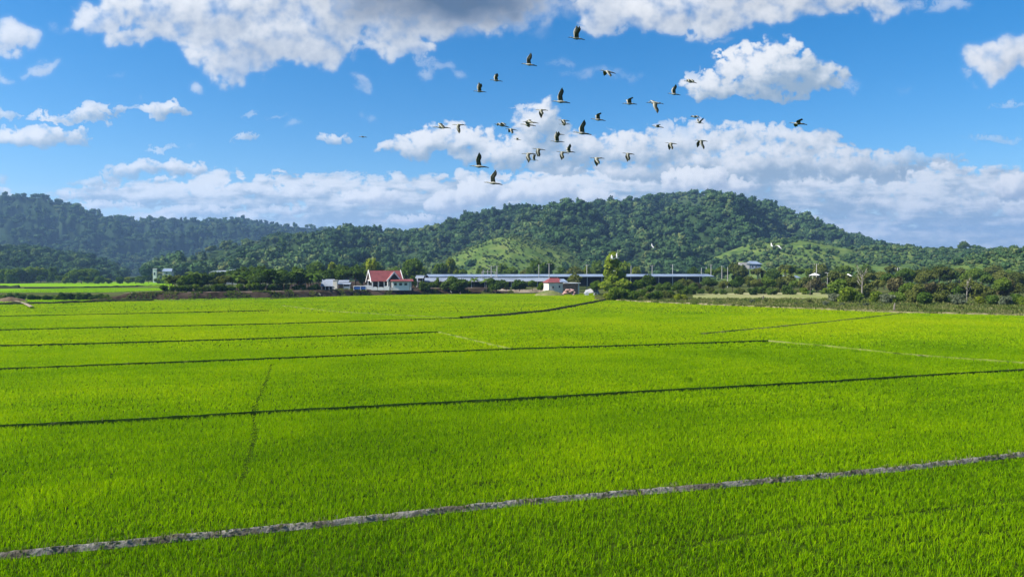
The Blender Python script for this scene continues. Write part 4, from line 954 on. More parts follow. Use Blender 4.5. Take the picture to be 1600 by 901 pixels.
# ------------------------------------------------------------------ buildings and posts
def build_houses():
    M = {}
    M['red'] = surf_mat('red_roof', flat((.19, .045, .045), .25), .8, .75, 4, .5, wave=3.0)
    M['white'] = surf_mat('white_paint', flat((.72, .71, .68), .08), .6, .7)
    M['cream'] = surf_mat('cream_plaster', [(.3, (.52, .49, .41)), (.7, (.70, .67, .59))], .5, .85)
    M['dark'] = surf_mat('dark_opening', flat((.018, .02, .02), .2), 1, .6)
    M['glass'] = surf_mat('window_glass', flat((.03, .04, .05), .2), 1, .12, spec=.5)
    M['steel'] = surf_mat('grey_steel_roof', [(.3, (.13, .15, .18)), (.5, (.22, .25, .30)), (.7, (.27, .30, .35))], .15, .45, 4, .4, metal=.0, wave=2.2)
    M['steel2'] = surf_mat('blue_steel_roof', [(.3, (.12, .16, .23)), (.5, (.19, .24, .32)), (.7, (.24, .29, .37))], .15, .45, 4, .4, wave=2.2)
    M['brick'] = surf_mat('brown_brick', [(.3, (.20, .115, .085)), (.6, (.34, .21, .155))], .9, .9, 5, .5, 5)
    M['concrete'] = surf_mat('concrete', [(.3, (.30, .29, .27)), (.7, (.46, .45, .42))], .7, .9)
    M['wood'] = surf_mat('grey_wood', [(.3, (.10, .085, .07)), (.7, (.19, .165, .14))], 1.2, .9)
    M['blue'] = surf_mat('blue_paint', flat((.020, .085, .30), .2), 1, .5)
    M['pole'] = surf_mat('pole_concrete', flat((.40, .39, .37), .12), 1, .9)
    M['tarp'] = surf_mat('grey_tarp', [(.3, (.24, .25, .26)), (.7, (.42, .42, .41))], .6, .8, 5, .6, 2)
    M['sack'] = surf_mat('pinkish_clay', [(.3, (.30, .17, .14)), (.7, (.48, .31, .27))], .9, .9, 5, .5, 3)
    M['net'] = surf_mat('pale_net', [(.3, (.30, .35, .36)), (.7, (.45, .50, .50))], .1, .9)
    B = BANK_Z
    # --- pavilion with the red roof
    x, y, _ = at_dist(601, 450.5, 217); h = empty('pavilion', (x, y, B), R(24))
    tag(h, 'open white pavilion with steep red roof and white gable trim', 'house')
    W, D, E, T = 9.4, 6.4, 2.75, 5.75
    MB().box(-W/2, W/2, -D/2, D/2, -.4, .28).build('floor', M['concrete'], h)
    rf = MB(); rf.slab([(-W/2-.4, -D/2-.7, E-.35), (W/2+.4, -D/2-.7, E-.35), (W/2+.4, 0, T), (-W/2-.4, 0, T)], .12); rf.slab([(-W/2-.4, 0, T), (W/2+.4, 0, T), (W/2+.4, D/2+.7, E-.35), (-W/2-.4, D/2+.7, E-.35)], .12)
    rf.slab([(-.2, -D/2-1.2, E+.1), (2.0, -D/2-1.2, T-.55), (2.0, -.6, T-.55), (-.2, -.6, E+.1)], .1); rf.slab([(2.0, -D/2-1.2, T-.55), (4.2, -D/2-1.2, E+.1), (4.2, -.6, E+.1), (2.0, -.6, T-.55)], .1)
    rfo = rf.build('roof', M['red'], h)
    for sx in (-1, 1):
        t = MB(); xx = sx * (W/2 + .45)
        for sy in (-1, 1): t.slab([(xx-.1, sy*(D/2+.85), E-.55), (xx+.1, sy*(D/2+.85), E-.55), (xx+.1, 0, T+.22), (xx-.1, 0, T+.22)], .34)
        t.build('barge_board', M['white'], rfo)
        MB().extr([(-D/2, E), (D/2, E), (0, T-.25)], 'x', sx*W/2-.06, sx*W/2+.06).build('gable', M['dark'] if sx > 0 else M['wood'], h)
        MB().box(sx*W/2-.12, sx*W/2+.12, -D/2, D/2, E-.25, E).build('tie_beam', M['white'], h)
    t = MB(); yy = -D/2 - 1.26
    t.slab([(-.5, yy-.1, E-.2), (-.5, yy+.1, E-.2), (2.0, yy+.1, T-.32), (2.0, yy-.1, T-.32)], .36); t.slab([(2.0, yy-.1, T-.32), (2.0, yy+.1, T-.32), (4.5, yy+.1, E-.2), (4.5, yy-.1, E-.2)], .36)
    t.build('porch_trim', M['white'], rfo)
    MB().extr([(-.1, E+.1), (4.1, E+.1), (2.0, T-.6)], 'y', -D/2-1.1, -D/2-.95).build('porch_gable', M['dark'], h)
    MB().box(-W/2, W/2, -D/2-.1, -D/2+.14, E-.42, E-.12).build('front_beam', M['white'], h)
    for k in range(6):
        for yy in (-D/2, D/2):
            cx = -W/2 + .15 + k * (W - .3) / 5; MB().box(cx-.15, cx+.15, yy-.15, yy+.15, .28, E-.3).build('column', M['white'], h)
    for cx in (0., 4.0): MB().box(cx-.16, cx+.16, -D/2-1.2, -D/2-.88, -.3, E+.2).build('column', M['white'], h)
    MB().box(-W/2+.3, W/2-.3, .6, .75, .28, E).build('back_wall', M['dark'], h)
    # annex
    x, y, _ = at_dist(626, 450.5, 213); a = empty('annex', (x, y, B), R(12)); tag(a, 'low white annex with flat red roof right of the pavilion', 'house')
    MB().box(-2.7, 2.7, -1.7, 1.7, -.4, 2.45).build('wall', M['white'], a)
    MB().slab([(-3.1, -2.3, 2.5), (3.9, -2.3, 2.5), (3.9, 2.0, 3.05), (-3.1, 2.0, 3.05)], .18).build('roof', M['red'], a)
    for k in range(3):
        cx = -1.7 + k * 1.6; f = MB().box(cx-.55, cx+.55, -1.76, -1.7, 1.05, 2.0).build('window', M['white'], a); MB().box(cx-.45, cx+.45, -1.79, -1.765, 1.13, 1.92).build('pane', M['glass'], f)
    MB().box(2.9, 3.15, -2.1, -1.85, -.4, 2.5).build('post', M['white'], a)
    # white garden wall
    x, y, _ = at_dist(592, 451, 210); f = empty('garden_wall', (x, y, B), R(6)); tag(f, 'low white garden wall with rounded tops before the pavilion', 'wall')
    for k, (c, w, hh) in enumerate(((-3.4, 1.5, 1.25), (-1.2, .7, .75), (.6, .9, .65), (2.4, .8, 1.0))):
        prof = [(c-w, -.3), (c+w, -.3), (c+w, hh*.7), (c+w*.6, hh*.95), (c, hh), (c-w*.6, hh*.95), (c-w, hh*.7)]
        MB().extr(prof, 'y', -.12, .12).build('panel', M['white'], f)
    MB().box(-5, 4.2, -.06, .06, -.3, .5).build('base', M['concrete'], f)
    # --- shed raised on posts, pillar, lean-to
    x, y, _ = at_dist(512.5, 450, 207); s = empty('raised_shed', (x, y, B), R(4)); tag(s, 'small shed on posts under one steep grey metal roof', 'shed')
    MB().slab([(-1.9, -1.8, 1.0), (1.9, -1.8, 1.0), (1.9, .9, 3.1), (-1.9, .9, 3.1)], .08).build('roof', M['steel'], s)
    for sx in (-1.6, -.5, .6, 1.6): MB().box(sx-.09, sx+.09, -1.5, -1.3, -.3, 1.1).build('post', M['white'], s)
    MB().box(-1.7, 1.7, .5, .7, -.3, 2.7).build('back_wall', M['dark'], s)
    x, y, _ = at_dist(524.2, 450, 206); p = MB(); p.box(-.62, .62, -.5, .5, -.3, 2.75); p.box(-.72, .72, -.6, .6, 2.75, 2.9)
    tag(p.build('concrete_pillar', M['cream'], None, (x, y, B)), 'square pale concrete pillar between the two metal sheds', 'pillar')
    x, y, _ = at_dist(538, 450, 208); s = empty('lean_to_shed', (x, y, B), R(3)); tag(s, 'dark open lean-to shed with two grey roof sheets', 'shed')
    MB().slab([(-2.0, -1.6, 1.55), (2.1, -1.6, 1.55), (2.1, -.1, 2.1), (-2.0, -.1, 2.1)], .07).build('lower_roof', M['steel'], s)
    MB().slab([(-1.9, -.1, 2.25), (1.3, -.1, 2.25), (1.3, 1.6, 2.8), (-1.9, 1.6, 2.8)], .07).build('upper_roof', M['steel'], s)
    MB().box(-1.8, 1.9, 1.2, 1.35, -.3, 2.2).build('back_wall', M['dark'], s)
    for sx in (-1.8, 0, 1.95): MB().box(sx-.08, sx+.08, -1.5, -1.35, -.3, 1.6).build('post', M['concrete'], s)
    MB().box(.1, 1.9, -1.2, -1.1, -.3, .95).build('low_wall', M['white'], s)
    # --- two blue tanks in white frames
    for px, w, lab in ((558.5, 1.0, 'wider blue tank in a white frame left of the pavilion'), (568, .75, 'smaller blue tank in a white frame beside the garden wall')):
        x, y, _ = at_dist(px, 451, 206); c = empty('water_tank', (x, y, B), R(5)); tag(c, lab, 'tank', 'blue tanks beside the pavilion')
        prof = [(-w, .05), (w, .05), (w, .75), (w*.8, .95), (-w*.8, .95), (-w, .75)]
        MB().extr(prof, 'y', -.6, .6).build('body', M['blue'], c)
        fr = MB()
        for sx in (-w-.05, w+.05):
            for sy in (-.62, .62): fr.box(sx-.06, sx+.06, sy-.06, sy+.06, -.2, 1.05)
        fr.box(-w-.1, w+.1, -.68, -.62, 1.0, 1.12); fr.box(-w-.1, w+.1, .62, .68, 1.0, 1.12); fr.build('frame', M['white'], c)
        MB().box(-w*.9, w*.9, -.55, .55, .955, 1.06).build('lid', M['white'], c)
    # --- long metal roofs
    def shed(px0, px1, Y0, Y1, zl, zh, dep, mat, name, label, zb, posts=9, wall=True):
        a0 = at_dist(px0, 440, Y0); a1 = at_dist(px1, 440, Y1); L = math.hypot(a1[0]-a0[0], a1[1]-a0[1]); s = empty(name, (a0[0], a0[1], zb), math.atan2(a1[1]-a0[1], a1[0]-a0[0])); tag(s, label, 'shed')
        r_ = MB(); r_.slab([(0, 0, zl-zb), (L, 0, zl-zb), (L, dep*.5, zh-zb), (0, dep*.5, zh-zb)], .1); r_.slab([(0, dep*.5, zh-zb), (L, dep*.5, zh-zb), (L, dep, zl-zb), (0, dep, zl-zb)], .1); ro = r_.build('roof', mat, s)
        MB().box(0, L, -.1, .02, zl-zb-.22, zl-zb-.02).build('gutter', M['white'], ro)
        for k in range(posts):
            for yy in (.4, dep-.4): cx = .4 + k*(L-.8)/(posts-1); MB().box(cx-.11, cx+.11, yy-.11, yy+.11, -.3, zl-zb-.05 + .1).build('post', M['pole'], s)
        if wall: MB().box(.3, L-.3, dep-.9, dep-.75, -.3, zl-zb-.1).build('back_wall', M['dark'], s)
        return s
    shed(651, 862, 240, 246, 3.85, 4.95, 9, M['steel'], 'long_shed', 'long open shed with pale grey roof before the higher roof', B, 11)
    shed(670, 1116, 262, 296, 5.3, 6.15, 10, M['steel2'], 'long_shed', 'longest shed with higher bluish roof running behind the trees', B-.4, 20)
    shed(649, 662, 236, 236, 5.1, 5.9, 5, M['steel'], 'small_shed', 'short grey-roofed shed at the left end of the long roofs', B, 2)
    shed(1228, 1251, 300, 302, 4.6, 5.5, 6, M['steel2'], 'small_shed', 'small bluish roof beside the lone palm', 0, 3)
    # --- white house
    x, y, _ = at_dist(866, 456, 214); h = empty('white_house', (x, y, .4), R(14)); tag(h, 'cream walled house with brown hipped roof and flat porch', 'house')
    MB().box(-2.6, 2.0, -2.5, 3.0, -.6, 3.35).build('wall', M['cream'], h)
    hr = MB(); hr.add([(-2.9, -2.8, 3.4), (2.3, -2.8, 3.4), (2.3, 3.3, 3.4), (-2.9, 3.3, 3.4), (-1.3, .4, 4.75), (1.5, .4, 4.75), (-2.9, -2.8, 3.3), (2.3, -2.8, 3.3), (2.3, 3.3, 3.3), (-2.9, 3.3, 3.3)], [(0,1,5,4),(1,2,5),(2,3,4,5),(3,0,4),(6,9,8,7),(0,6,7,1),(1,7,8,2),(2,8,9,3),(3,9,6,0)]); hr.build('hipped_roof', M['red'], h)
    MB().slab([(1.0, -2.9, 3.55), (3.6, -2.9, 3.55), (3.2, .2, 4.5), (1.4, .2, 4.5)], .08).build('blue_roof_sheet', M['steel2'], h)
    MB().box(-2.75, 7.6, -3.5, 2.5, 3.42, 3.62).build('flat_roof', M['white'], h) if False else MB().box(2.05, 7.6, -3.3, 2.6, 3.05, 3.28).build('flat_roof', M['white'], h)
    MB().box(2.05, 6.9, -2.55, 2.4, -.6, 3.04).build('porch_wall', M['brick'], h)
    MB().box(6.95, 7.25, -2.9, 2.3, -.6, 3.04).build('side_wall', M['cream'], h)
    for cx, cz in ((-1.2, 1.9), (.9, 2.1)):
        w = MB().box(cx-.28, cx+.28, -2.56, -2.5, cz-.35, cz+.35).build('window', M['concrete'], h); MB().box(cx-.2, cx+.2, -2.59, -2.565, cz-.27, cz+.27).build('pane', M['glass'], w)
    MB().box(3.4, 4.3, -2.61, -2.55, -.4, 1.8).build('door', M['wood'], h)
    # rubble before the porch
    rng = random.Random(6); x, y, _ = at_dist(890, 456, 208); rb = MB(); from mathutils import Vector, noise as mnoise
    for k in range(26):
        r0 = rng.uniform(.3, .62); c = (rng.uniform(-1.8, 1.8), rng.uniform(-.8, .8), rng.uniform(.1, 1.5)); c = (c[0] * (1.2 - c[2] * .4), c[1], c[2]); bm = bmesh.new(); bmesh.ops.create_icosphere(bm, subdivisions=2, radius=r0)
        for v in bm.verts: v.co *= 1 + .25 * mnoise.noise(v.co * 3 + Vector(c))
        bm.verts.ensure_lookup_table(); rb.add([(v.co.x * 1.2 + c[0], v.co.y + c[1], v.co.z * .7 + c[2]) for v in bm.verts], [[v.index for v in f.verts] for f in bm.faces]); bm.free()
    tag(rb.build('clay_heap', M['sack'], None, (x, y, .1)), 'heap of pinkish clay lumps before the brown porch wall', 'heap')
    # weedy soil hump left of it
    x, y, _ = at_dist(858, 457, 203); V, F = [], []; m = 24
    for a in range(m):
        for q in range(6):
            f = q / 5; V.append((math.cos(a/m*6.283) * 4.6 * f, math.sin(a/m*6.283) * 2.4 * f, 1.5 * (1 - f*f) + .16 * math.sin(a*2.3 + q*2) * (q < 5) - .06 * (q == 5)))
    for a in range(m):
        for q in range(5): b = (a+1) % m; F.append((a*6+q, a*6+q+1, b*6+q+1, b*6+q))
    tag(link('soil_heap', mesh_np('soil_heap', V, F, bpy.data.materials['dry_weeds']), None, (x, y, 0)), 'low weedy soil heap before the cream wall', 'heap')
    # tarp shelter
    x, y, _ = at_dist(923, 456, 207); s = empty('tarp_shelter', (x, y, 0), R(10)); tag(s, 'low shelter under a grey tarp with pale cloth ends', 'shelter')
    MB().slab([(-2.6, -1.3, .5), (.4, -1.5, .9), (1.0, 0, 2.3), (-1.6, 0, 1.6)], .05).slab([(.4, -1.5, .9), (2.6, -1.2, .4), (2.3, .2, 1.6), (1.0, 0, 2.3)], .05).slab([(-1.6, 0, 1.6), (1.0, 0, 2.3), (2.3, .2, 1.6), (2.4, 1.4, .3), (-2.2, 1.4, .4)][:4], .05).build('tarp', M['tarp'], s)
    for q in ((-1.6, 0, 1.6), (1.0, 0, 2.3), (2.3, .2, 1.6)): MB().tube([(q[0], q[1], -.2), q], .06, 6).build('pole', M['wood'], s)
    for cx, w in ((-1.7, .7), (1.1, .8)): MB().extr([(cx-w, -.1), (cx+w, -.1), (cx+w*.7, .75), (cx, 1.05), (cx-w*.8, .6)], 'y', -1.62, -1.55).build('cloth', M['white'], s)
    MB().tube([(1.1, -1.66, .42), (1.1, -1.60, .42)], .3, 12).build('round_opening', M['dark'], s)
    # house on stilts
    Y = 330; x, _, zb = at_dist(1171, 420, Y); s = empty('stilt_house', (x, Y, 0), R(-6)); tag(s, 'grey and blue box house raised high on posts', 'house')
    MB().box(-5.2, -.4, -2, 2, zb, zb + 3.1).build('wall', M['concrete'], s)
    MB().box(-.4, 4.8, -1.8, 2.2, zb, zb + 2.2).build('blue_room', M['steel2'], s)
    MB().add([(-2.0, -2.3, zb+2.5), (5.6, -2.3, zb+2.2), (5.4, 2.4, zb+2.2), (-2, 2.4, zb+2.5), (.2, 0, zb+3.9), (3.2, 0, zb+3.7)], [(0,1,5,4),(1,2,5),(2,3,4,5),(3,0,4),(0,3,2,1)]).build('roof', M['steel2'], s)
    for cx in (-4.4, -.6, 4.2):
        for cy in (-1.5, 1.6): MB().box(cx-.16, cx+.16, cy-.16, cy+.16, -.3, zb).build('post', M['pole'], s)
    for cx in (.9, 2.6): f = MB().box(cx-.5, cx+.5, -1.86, -1.8, zb+.7, zb+1.7).build('window', M['white'], s); MB().box(cx-.4, cx+.4, -1.89, -1.865, zb+.8, zb+1.6).build('pane', M['glass'], f)
    # far left buildings
    Y = 455; x, _, z1 = at_dist(242, 420, Y); s = empty('white_tower', (x, Y, 0), R(10)); tag(s, 'narrow white tower house among far trees at left', 'house')
    MB().box(-1, 1, -1, 1, -.3, z1).build('wall', M['white'], s); MB().slab([(-1.2, -1.2, z1), (1.2, -1.2, z1), (1.2, 1.2, z1+.25), (-1.2, 1.2, z1+.25)], .12).build('roof', M['concrete'], s); MB().box(-.4, .4, -1.06, -1, z1*.55, z1*.75).build('window', M['glass'], s)
    x, _, z1 = at_dist(263, 425, Y); s = empty('blue_roofed_house', (x, Y, 0), R(8)); tag(s, 'grey-walled house with pale blue roof far away at left', 'house')
    MB().box(-3, 2.6, -2, 2, -.3, z1+.6).build('wall', M['concrete'], s); MB().slab([(-3.4, -2.4, z1+.5), (3, -2.4, z1+.5), (2.6, .3, z1+2.4), (-3, .3, z1+2.4)], .12).slab([(-3, .3, z1+2.4), (2.6, .3, z1+2.4), (3, 2.6, z1+.6), (-3.4, 2.6, z1+.6)], .12).build('roof', M['steel2'], s); MB().box(-1, .2, -2.06, -2, z1-1, z1).build('window', M['glass'], s)
    for px0, px1, py, lab in ((327, 352, 423, 'left pale grey net house behind the bank trees'), (352, 385, 421, 'right pale grey net house behind the bank trees')):
        Y = 400; a0, a1 = at_dist(px0, py, Y), at_dist(px1, py, Y); L = a1[0] - a0[0]; s = empty('net_house', (a0[0], Y, 0)); tag(s, lab, 'greenhouse', 'net houses behind the bank trees')
        prof = [(0, -.2), (0, a0[2]-1.5)] + [(L * (.5 - .5 * math.cos(q * .5236)), a0[2] - 1.5 + 1.7 * math.sin(q * .5236)) for q in range(1, 6)] + [(L, a0[2]-1.5), (L, -.2)]
        MB().extr(prof, 'y', 0, 14).build('cover', M['net'], s)
        for q in range(4): MB().box(q*L/3-.1, q*L/3+.1, -.12, 0, -.3, a0[2]-.9).build('post', M['white'], s)
    # white canopies among the right scrub
    for px, py, Y, w, lab in ((1273, 430, 262, 1.6, 'small white canopy under the tall pole'), (1325, 431, 262, 1.1, 'small white peaked canopy among the scrub'), (415, 424, 262, 1.3, 'small white canopy above the bank trees')):
        x, _, z1 = at_dist(px, py, Y); s = empty('canopy', (x, Y, 0)); tag(s, lab, 'canopy')
        MB().add([(-w, -w, z1), (w, -w, z1), (w, w, z1), (-w, w, z1), (0, 0, z1 + .9), (0, 0, z1 + .8)], [(0,1,4),(1,2,4),(2,3,4),(3,0,4),(1,0,5),(2,1,5),(3,2,5),(0,3,5)]).build('cover', M['white'], s)
        for sx in (-.9, .9):
            for sy in (-.9, .9): MB().tube([(sx*w, sy*w, -.2), (sx*w, sy*w, z1)], .07, 6).build('pole', M['pole'], s)
    x, _, z1 = at_dist(1300, 428, 255); s = empty('awning', (x, 255, 0), R(-4)); tag(s, 'long white sloping awning on posts among scrub', 'awning')
    MB().slab([(-2.2, -1, z1+.55), (2.4, -1, z1-.55), (2.4, 1, z1-.55), (-2.2, 1, z1+.55)], .06).build('cover', M['white'], s)
    for sx in (-2.0, 2.2): MB().tube([(sx, -.9, -.2), (sx, -.9, z1 - .25*sx)], .08, 6).build('post', M['pole'], s)
    # --- utility poles
    def pole(px, ptop, Y, label, arms=1, zb=0., first=[]):
        x, _, zt = at_dist(px, ptop, Y); H = zt - zb; o = empty('utility_pole', (x, Y, zb), R(RNGT.uniform(-25, 25))); tag(o, label, 'pole', 'utility poles')
        MB().tube([(0, 0, -.4), (0, 0, H * .5), (0, 0, H)], [.16, .14, .11] if H > 4 else [.08, .07, .06], 8).build('post', M['pole'] if H > 4 else M['wood'], o)
        for k in range(arms):
            zz = H - .35 - .8 * k; c = MB().box(-.9, .9, .13, .23, zz - .06, zz + .06).build('crossarm', M['wood'], o)
            for sx in (-.8, 0, .8): MB().tube([(sx, .18, zz + .06), (sx, .18, zz + .26)], [.06, .04], 6).build('insulator', M['white'], c)
    P = [(755, 421, 275, 'short pole at the left of the gantry', 0), (767.5, 415, 252, 'left one of the two tallest poles behind the grey long roof', 1), (776.5, 415, 252, 'right one of the two tallest poles behind the grey long roof', 1),
         (762, 421, 275, 'short pole between gantry post and tall poles', 0), (842, 413, 262, 'white pole behind the grey roof left of the white house', 0), (858, 411, 262, 'white pole above the brown hipped roof', 1),
         (917, 413, 290, 'pole between the white house and the tall tree', 1), (986, 415, 300, 'slim pole just right of the tall yellow-green tree', 0), (1019, 414, 300, 'first lone pole above the bluish roof right of the tall tree', 1), (1051, 413, 300, 'second lone pole above the bluish roof right of the tall tree', 1),
         (1096, 418, 315, 'leftmost pole of the cluster left of the stilt house', 0), (1103.5, 417, 315, 'second pole of the cluster left of the stilt house', 0), (1111, 413, 300, 'tallest pole of the cluster left of the stilt house', 1), (1128, 415, 310, 'fourth pole of the cluster left of the stilt house', 1), (1137, 417, 310, 'pole of the cluster nearest the stilt house', 0),
         (1276, 412, 260, 'tall white pole over a small canopy', 1), (1402.5, 418, 250, 'lone white pole standing in the scrub at right', 1), (1473, 452, 160, 'short grey post low in the scrub at far right', 0), (1266, 441, 205, 'slim post before the bushes behind the fallow plot', 0)]
    for q in P: pole(q[0], q[1], q[2], q[3], q[4], B if q[0] < 870 else 0)
    g = MB(); Y = 252; xa, _, z1 = at_dist(753, 424.5, Y); xb = at_dist(776, 424.5, Y)[0]
    s = empty('gantry', (xa, Y, B)); tag(s, 'thin white pipe gantry behind the grey long roof', 'gantry')
    MB().tube([(0, 0, -.3), (0, 0, z1-B)], .09, 6).build('post', M['pole'], s); MB().tube([(xb-xa-.5, 0, -.3), (xb-xa-.5, 0, z1-B)], .09, 6).build('post', M['pole'], s); MB().tube([(-.1, 0, z1-B), (xb-xa-.4, 0, z1-B)], .07, 6).build('beam', M['pole'], s)
    # small posts out in the open
    for px, py0, py1, lab in ((1192, 461.5, 469, 'small dark stake on the fallow plot'), (719, 456, 460, 'short dark stake at the far edge of the rice'), (1397, 473, 487, 'grey tree stump on the weedy strip')):
        x, y, _ = ground(px, py1); hh = (py1 - py0) * y / FOC; o = MB(); o.tube([(0, 0, -.2), (.05, 0, hh * .6), (.12, 0, hh)], [.16, .13, .1] if px != 1397 else [.20, .15, .10], 7)
        if px == 1192: o.box(-.5, .5, -.05, .05, hh * .62, hh * .7)
        tag(o.build('stump' if px == 1397 else 'stake', M['wood'], None, (x, y, 0)), lab, 'stump' if px == 1397 else 'stake')
# ------------------------------------------------------------------ birds
def bird_mats():
    return [surf_mat('shaded_feathers', [(.35, (.060, .064, .040)), (.65, (.15, .15, .10))], 6, .9, 4, obj=True, spec=.1),  # dark wings and belly: shade from backlight put into the plumage colour
            surf_mat('white_feathers', flat((.37, .36, .30), .1), 5, .9, 4, obj=True, spec=.1),
            surf_mat('black_feathers', flat((.06, .06, .048), .2), 5, .8, 4, obj=True, spec=.1),
            surf_mat('bill_horn', flat((.10, .09, .06), .2), 5, .6, 4, obj=True)]
def bird_mesh(up1, up2, fold=0., sweep=0., asym=0., neck=0., tuck=.0):
    """one flying stork, bill towards -X, about 0.9 m long; up1/up2: angle of inner and outer wing"""
    V, F, MI = [], [], []
    def ring_loft(st, n=10):
        b = len(V)
        for (x, z, ry, rz) in st:
            for k in range(n): a = 6.2832 * k / n; V.append((x, ry * math.cos(a), z + rz * math.sin(a)))
        return b
    st = [(-.47, -.012 + neck * .9, .004, .004), (-.40, -.008 + neck * .9, .012, .014), (-.345, .002 + neck, .014, .016), (-.315, .008 + neck, .026, .028), (-.285, .010 + neck, .028, .030), (-.255, .006 + neck * .8, .020, .022), (-.20, .000 + neck * .3, .018, .022), (-.15, -.005, .030, .036),
          (-.09, -.004, .055, .058), (-.02, -.006, .070, .070), (.07, -.004, .066, .062), (.15, .004, .045, .042), (.21, .010, .040, .020), (.29, .012, .055, .010), (.335, .012, .048, .005)]
    n = 10; b = ring_loft(st, n)
    for i in range(len(st) - 1):
        for k in range(n):
            F.append((b+i*n+k, b+i*n+(k+1) % n, b+(i+1)*n+(k+1) % n, b+(i+1)*n+k)); top = 0 <= k < n // 2
            MI.append(3 if i < 2 else 1 if i < 8 else (2 if i >= 12 else (1 if top or i < 9 else 0)))
    F.append(tuple(b+k for k in range(n))); MI.append(3); o = b+(len(st)-1)*n; F.append(tuple(o+k for k in range(n))[::-1]); MI.append(2)
    for sy in (-1, 1):                                   # trailing legs
        leg = [(.12, -.03, .015), (.24, -.02, .013), (.36, -.012 - .01 * sy, .012), (.44, -.02, .016), (.48, -.03, .005)]; b = len(V)
        for (x, z, r) in leg:
            for k in range(5): a = 6.2832 * k / 5; V.append((x, sy * .018 + r * math.cos(a), z + r * math.sin(a)))
        for i in range(4):
            for k in range(5): F.append((b+i*5+k, b+i*5+(k+1) % 5, b+(i+1)*5+(k+1) % 5, b+(i+1)*5+k)); MI.append(2)
        F.append(tuple(b+20+k for k in range(5))[::-1]); MI.append(2)
    for sy in (-1, 1):                                   # wings
        a1 = up1 + (asym if sy > 0 else -asym); a2 = up2 + (asym if sy > 0 else -asym)
        span = [0, .08, .17, .26, .34, .42, .50, .57, .62]; ns = len(span); y, z = .03, .03; rows = []
        py_, pz_ = y, z
        for i, s in enumerate(span):
            f = s / .62; ang = a1 if s < .24 else a1 + (a2 - a1) * min(1, (s - .24) / .12)
            if i: ds = s - span[i-1]; ds *= (1 - fold * .5 * (f > .4)); py_ += math.cos(ang) * ds; pz_ += math.sin(ang) * ds
            lead = -.115 - .07 * math.sin(min(f * 2.2, 1.57)) + (.19 + sweep) * max(0, f - .40) ** 1.2 * 1.6
            chord = .235 * (1 - .10 * f) if f < .55 else .235 * .945 * max(.10, 1 - ((f - .55) / .47) ** 2.1)
            rows.append((py_, pz_, lead, chord, ang, f))
        b = len(V); prof = ((0, 0), (.08, .030), (.30, .045), (.65, .028), (1, 0), (.65, .012), (.30, .018), (.08, .0)); m = len(prof)
        for (yy, zz, ld, ch, ang, f) in rows:
            for (u, t) in prof:
                th = t * ch * (1 - .5 * f); cam = .06 * ch * math.sin(math.pi * min(u, 1)); dz = th + cam
                V.append((ld + u * ch + .012 * math.sin(f * 40) * (u == 1) * (f > .35), sy * (yy - math.sin(ang) * dz), zz + math.cos(ang) * dz))
        for i in range(ns - 1):
            for k in range(m):
                q = (b+i*m+k, b+i*m+(k+1) % m, b+(i+1)*m+(k+1) % m, b+(i+1)*m+k); F.append(q if sy > 0 else q[::-1])
                lead = k in (0, 7); upper = k < 4
                MI.append(1 if (lead or (upper and k < 2)) and rows[i][5] < .75 else (2 if k in (3, 4) and rows[i][5] > .1 else 0))
        F.append(tuple(b+(ns-1)*m+k for k in range(m))); MI.append(2); F.append(tuple(b+k for k in range(m))[::-1]); MI.append(0)
    return V, F, MI
POSES = {'high': (1.25, 1.42, 0), 'up': (.95, 1.15, 0), 'vee': (.55, .85, .1), 'bent': (1.0, .35, .0), 'flat': (.12, -.05, 0), 'droop': (-.25, -.75, 0), 'down': (-.75, -1.25, 0), 'deep': (-1.0, -1.45, 0), 'arch': (.45, -.55, .0)}
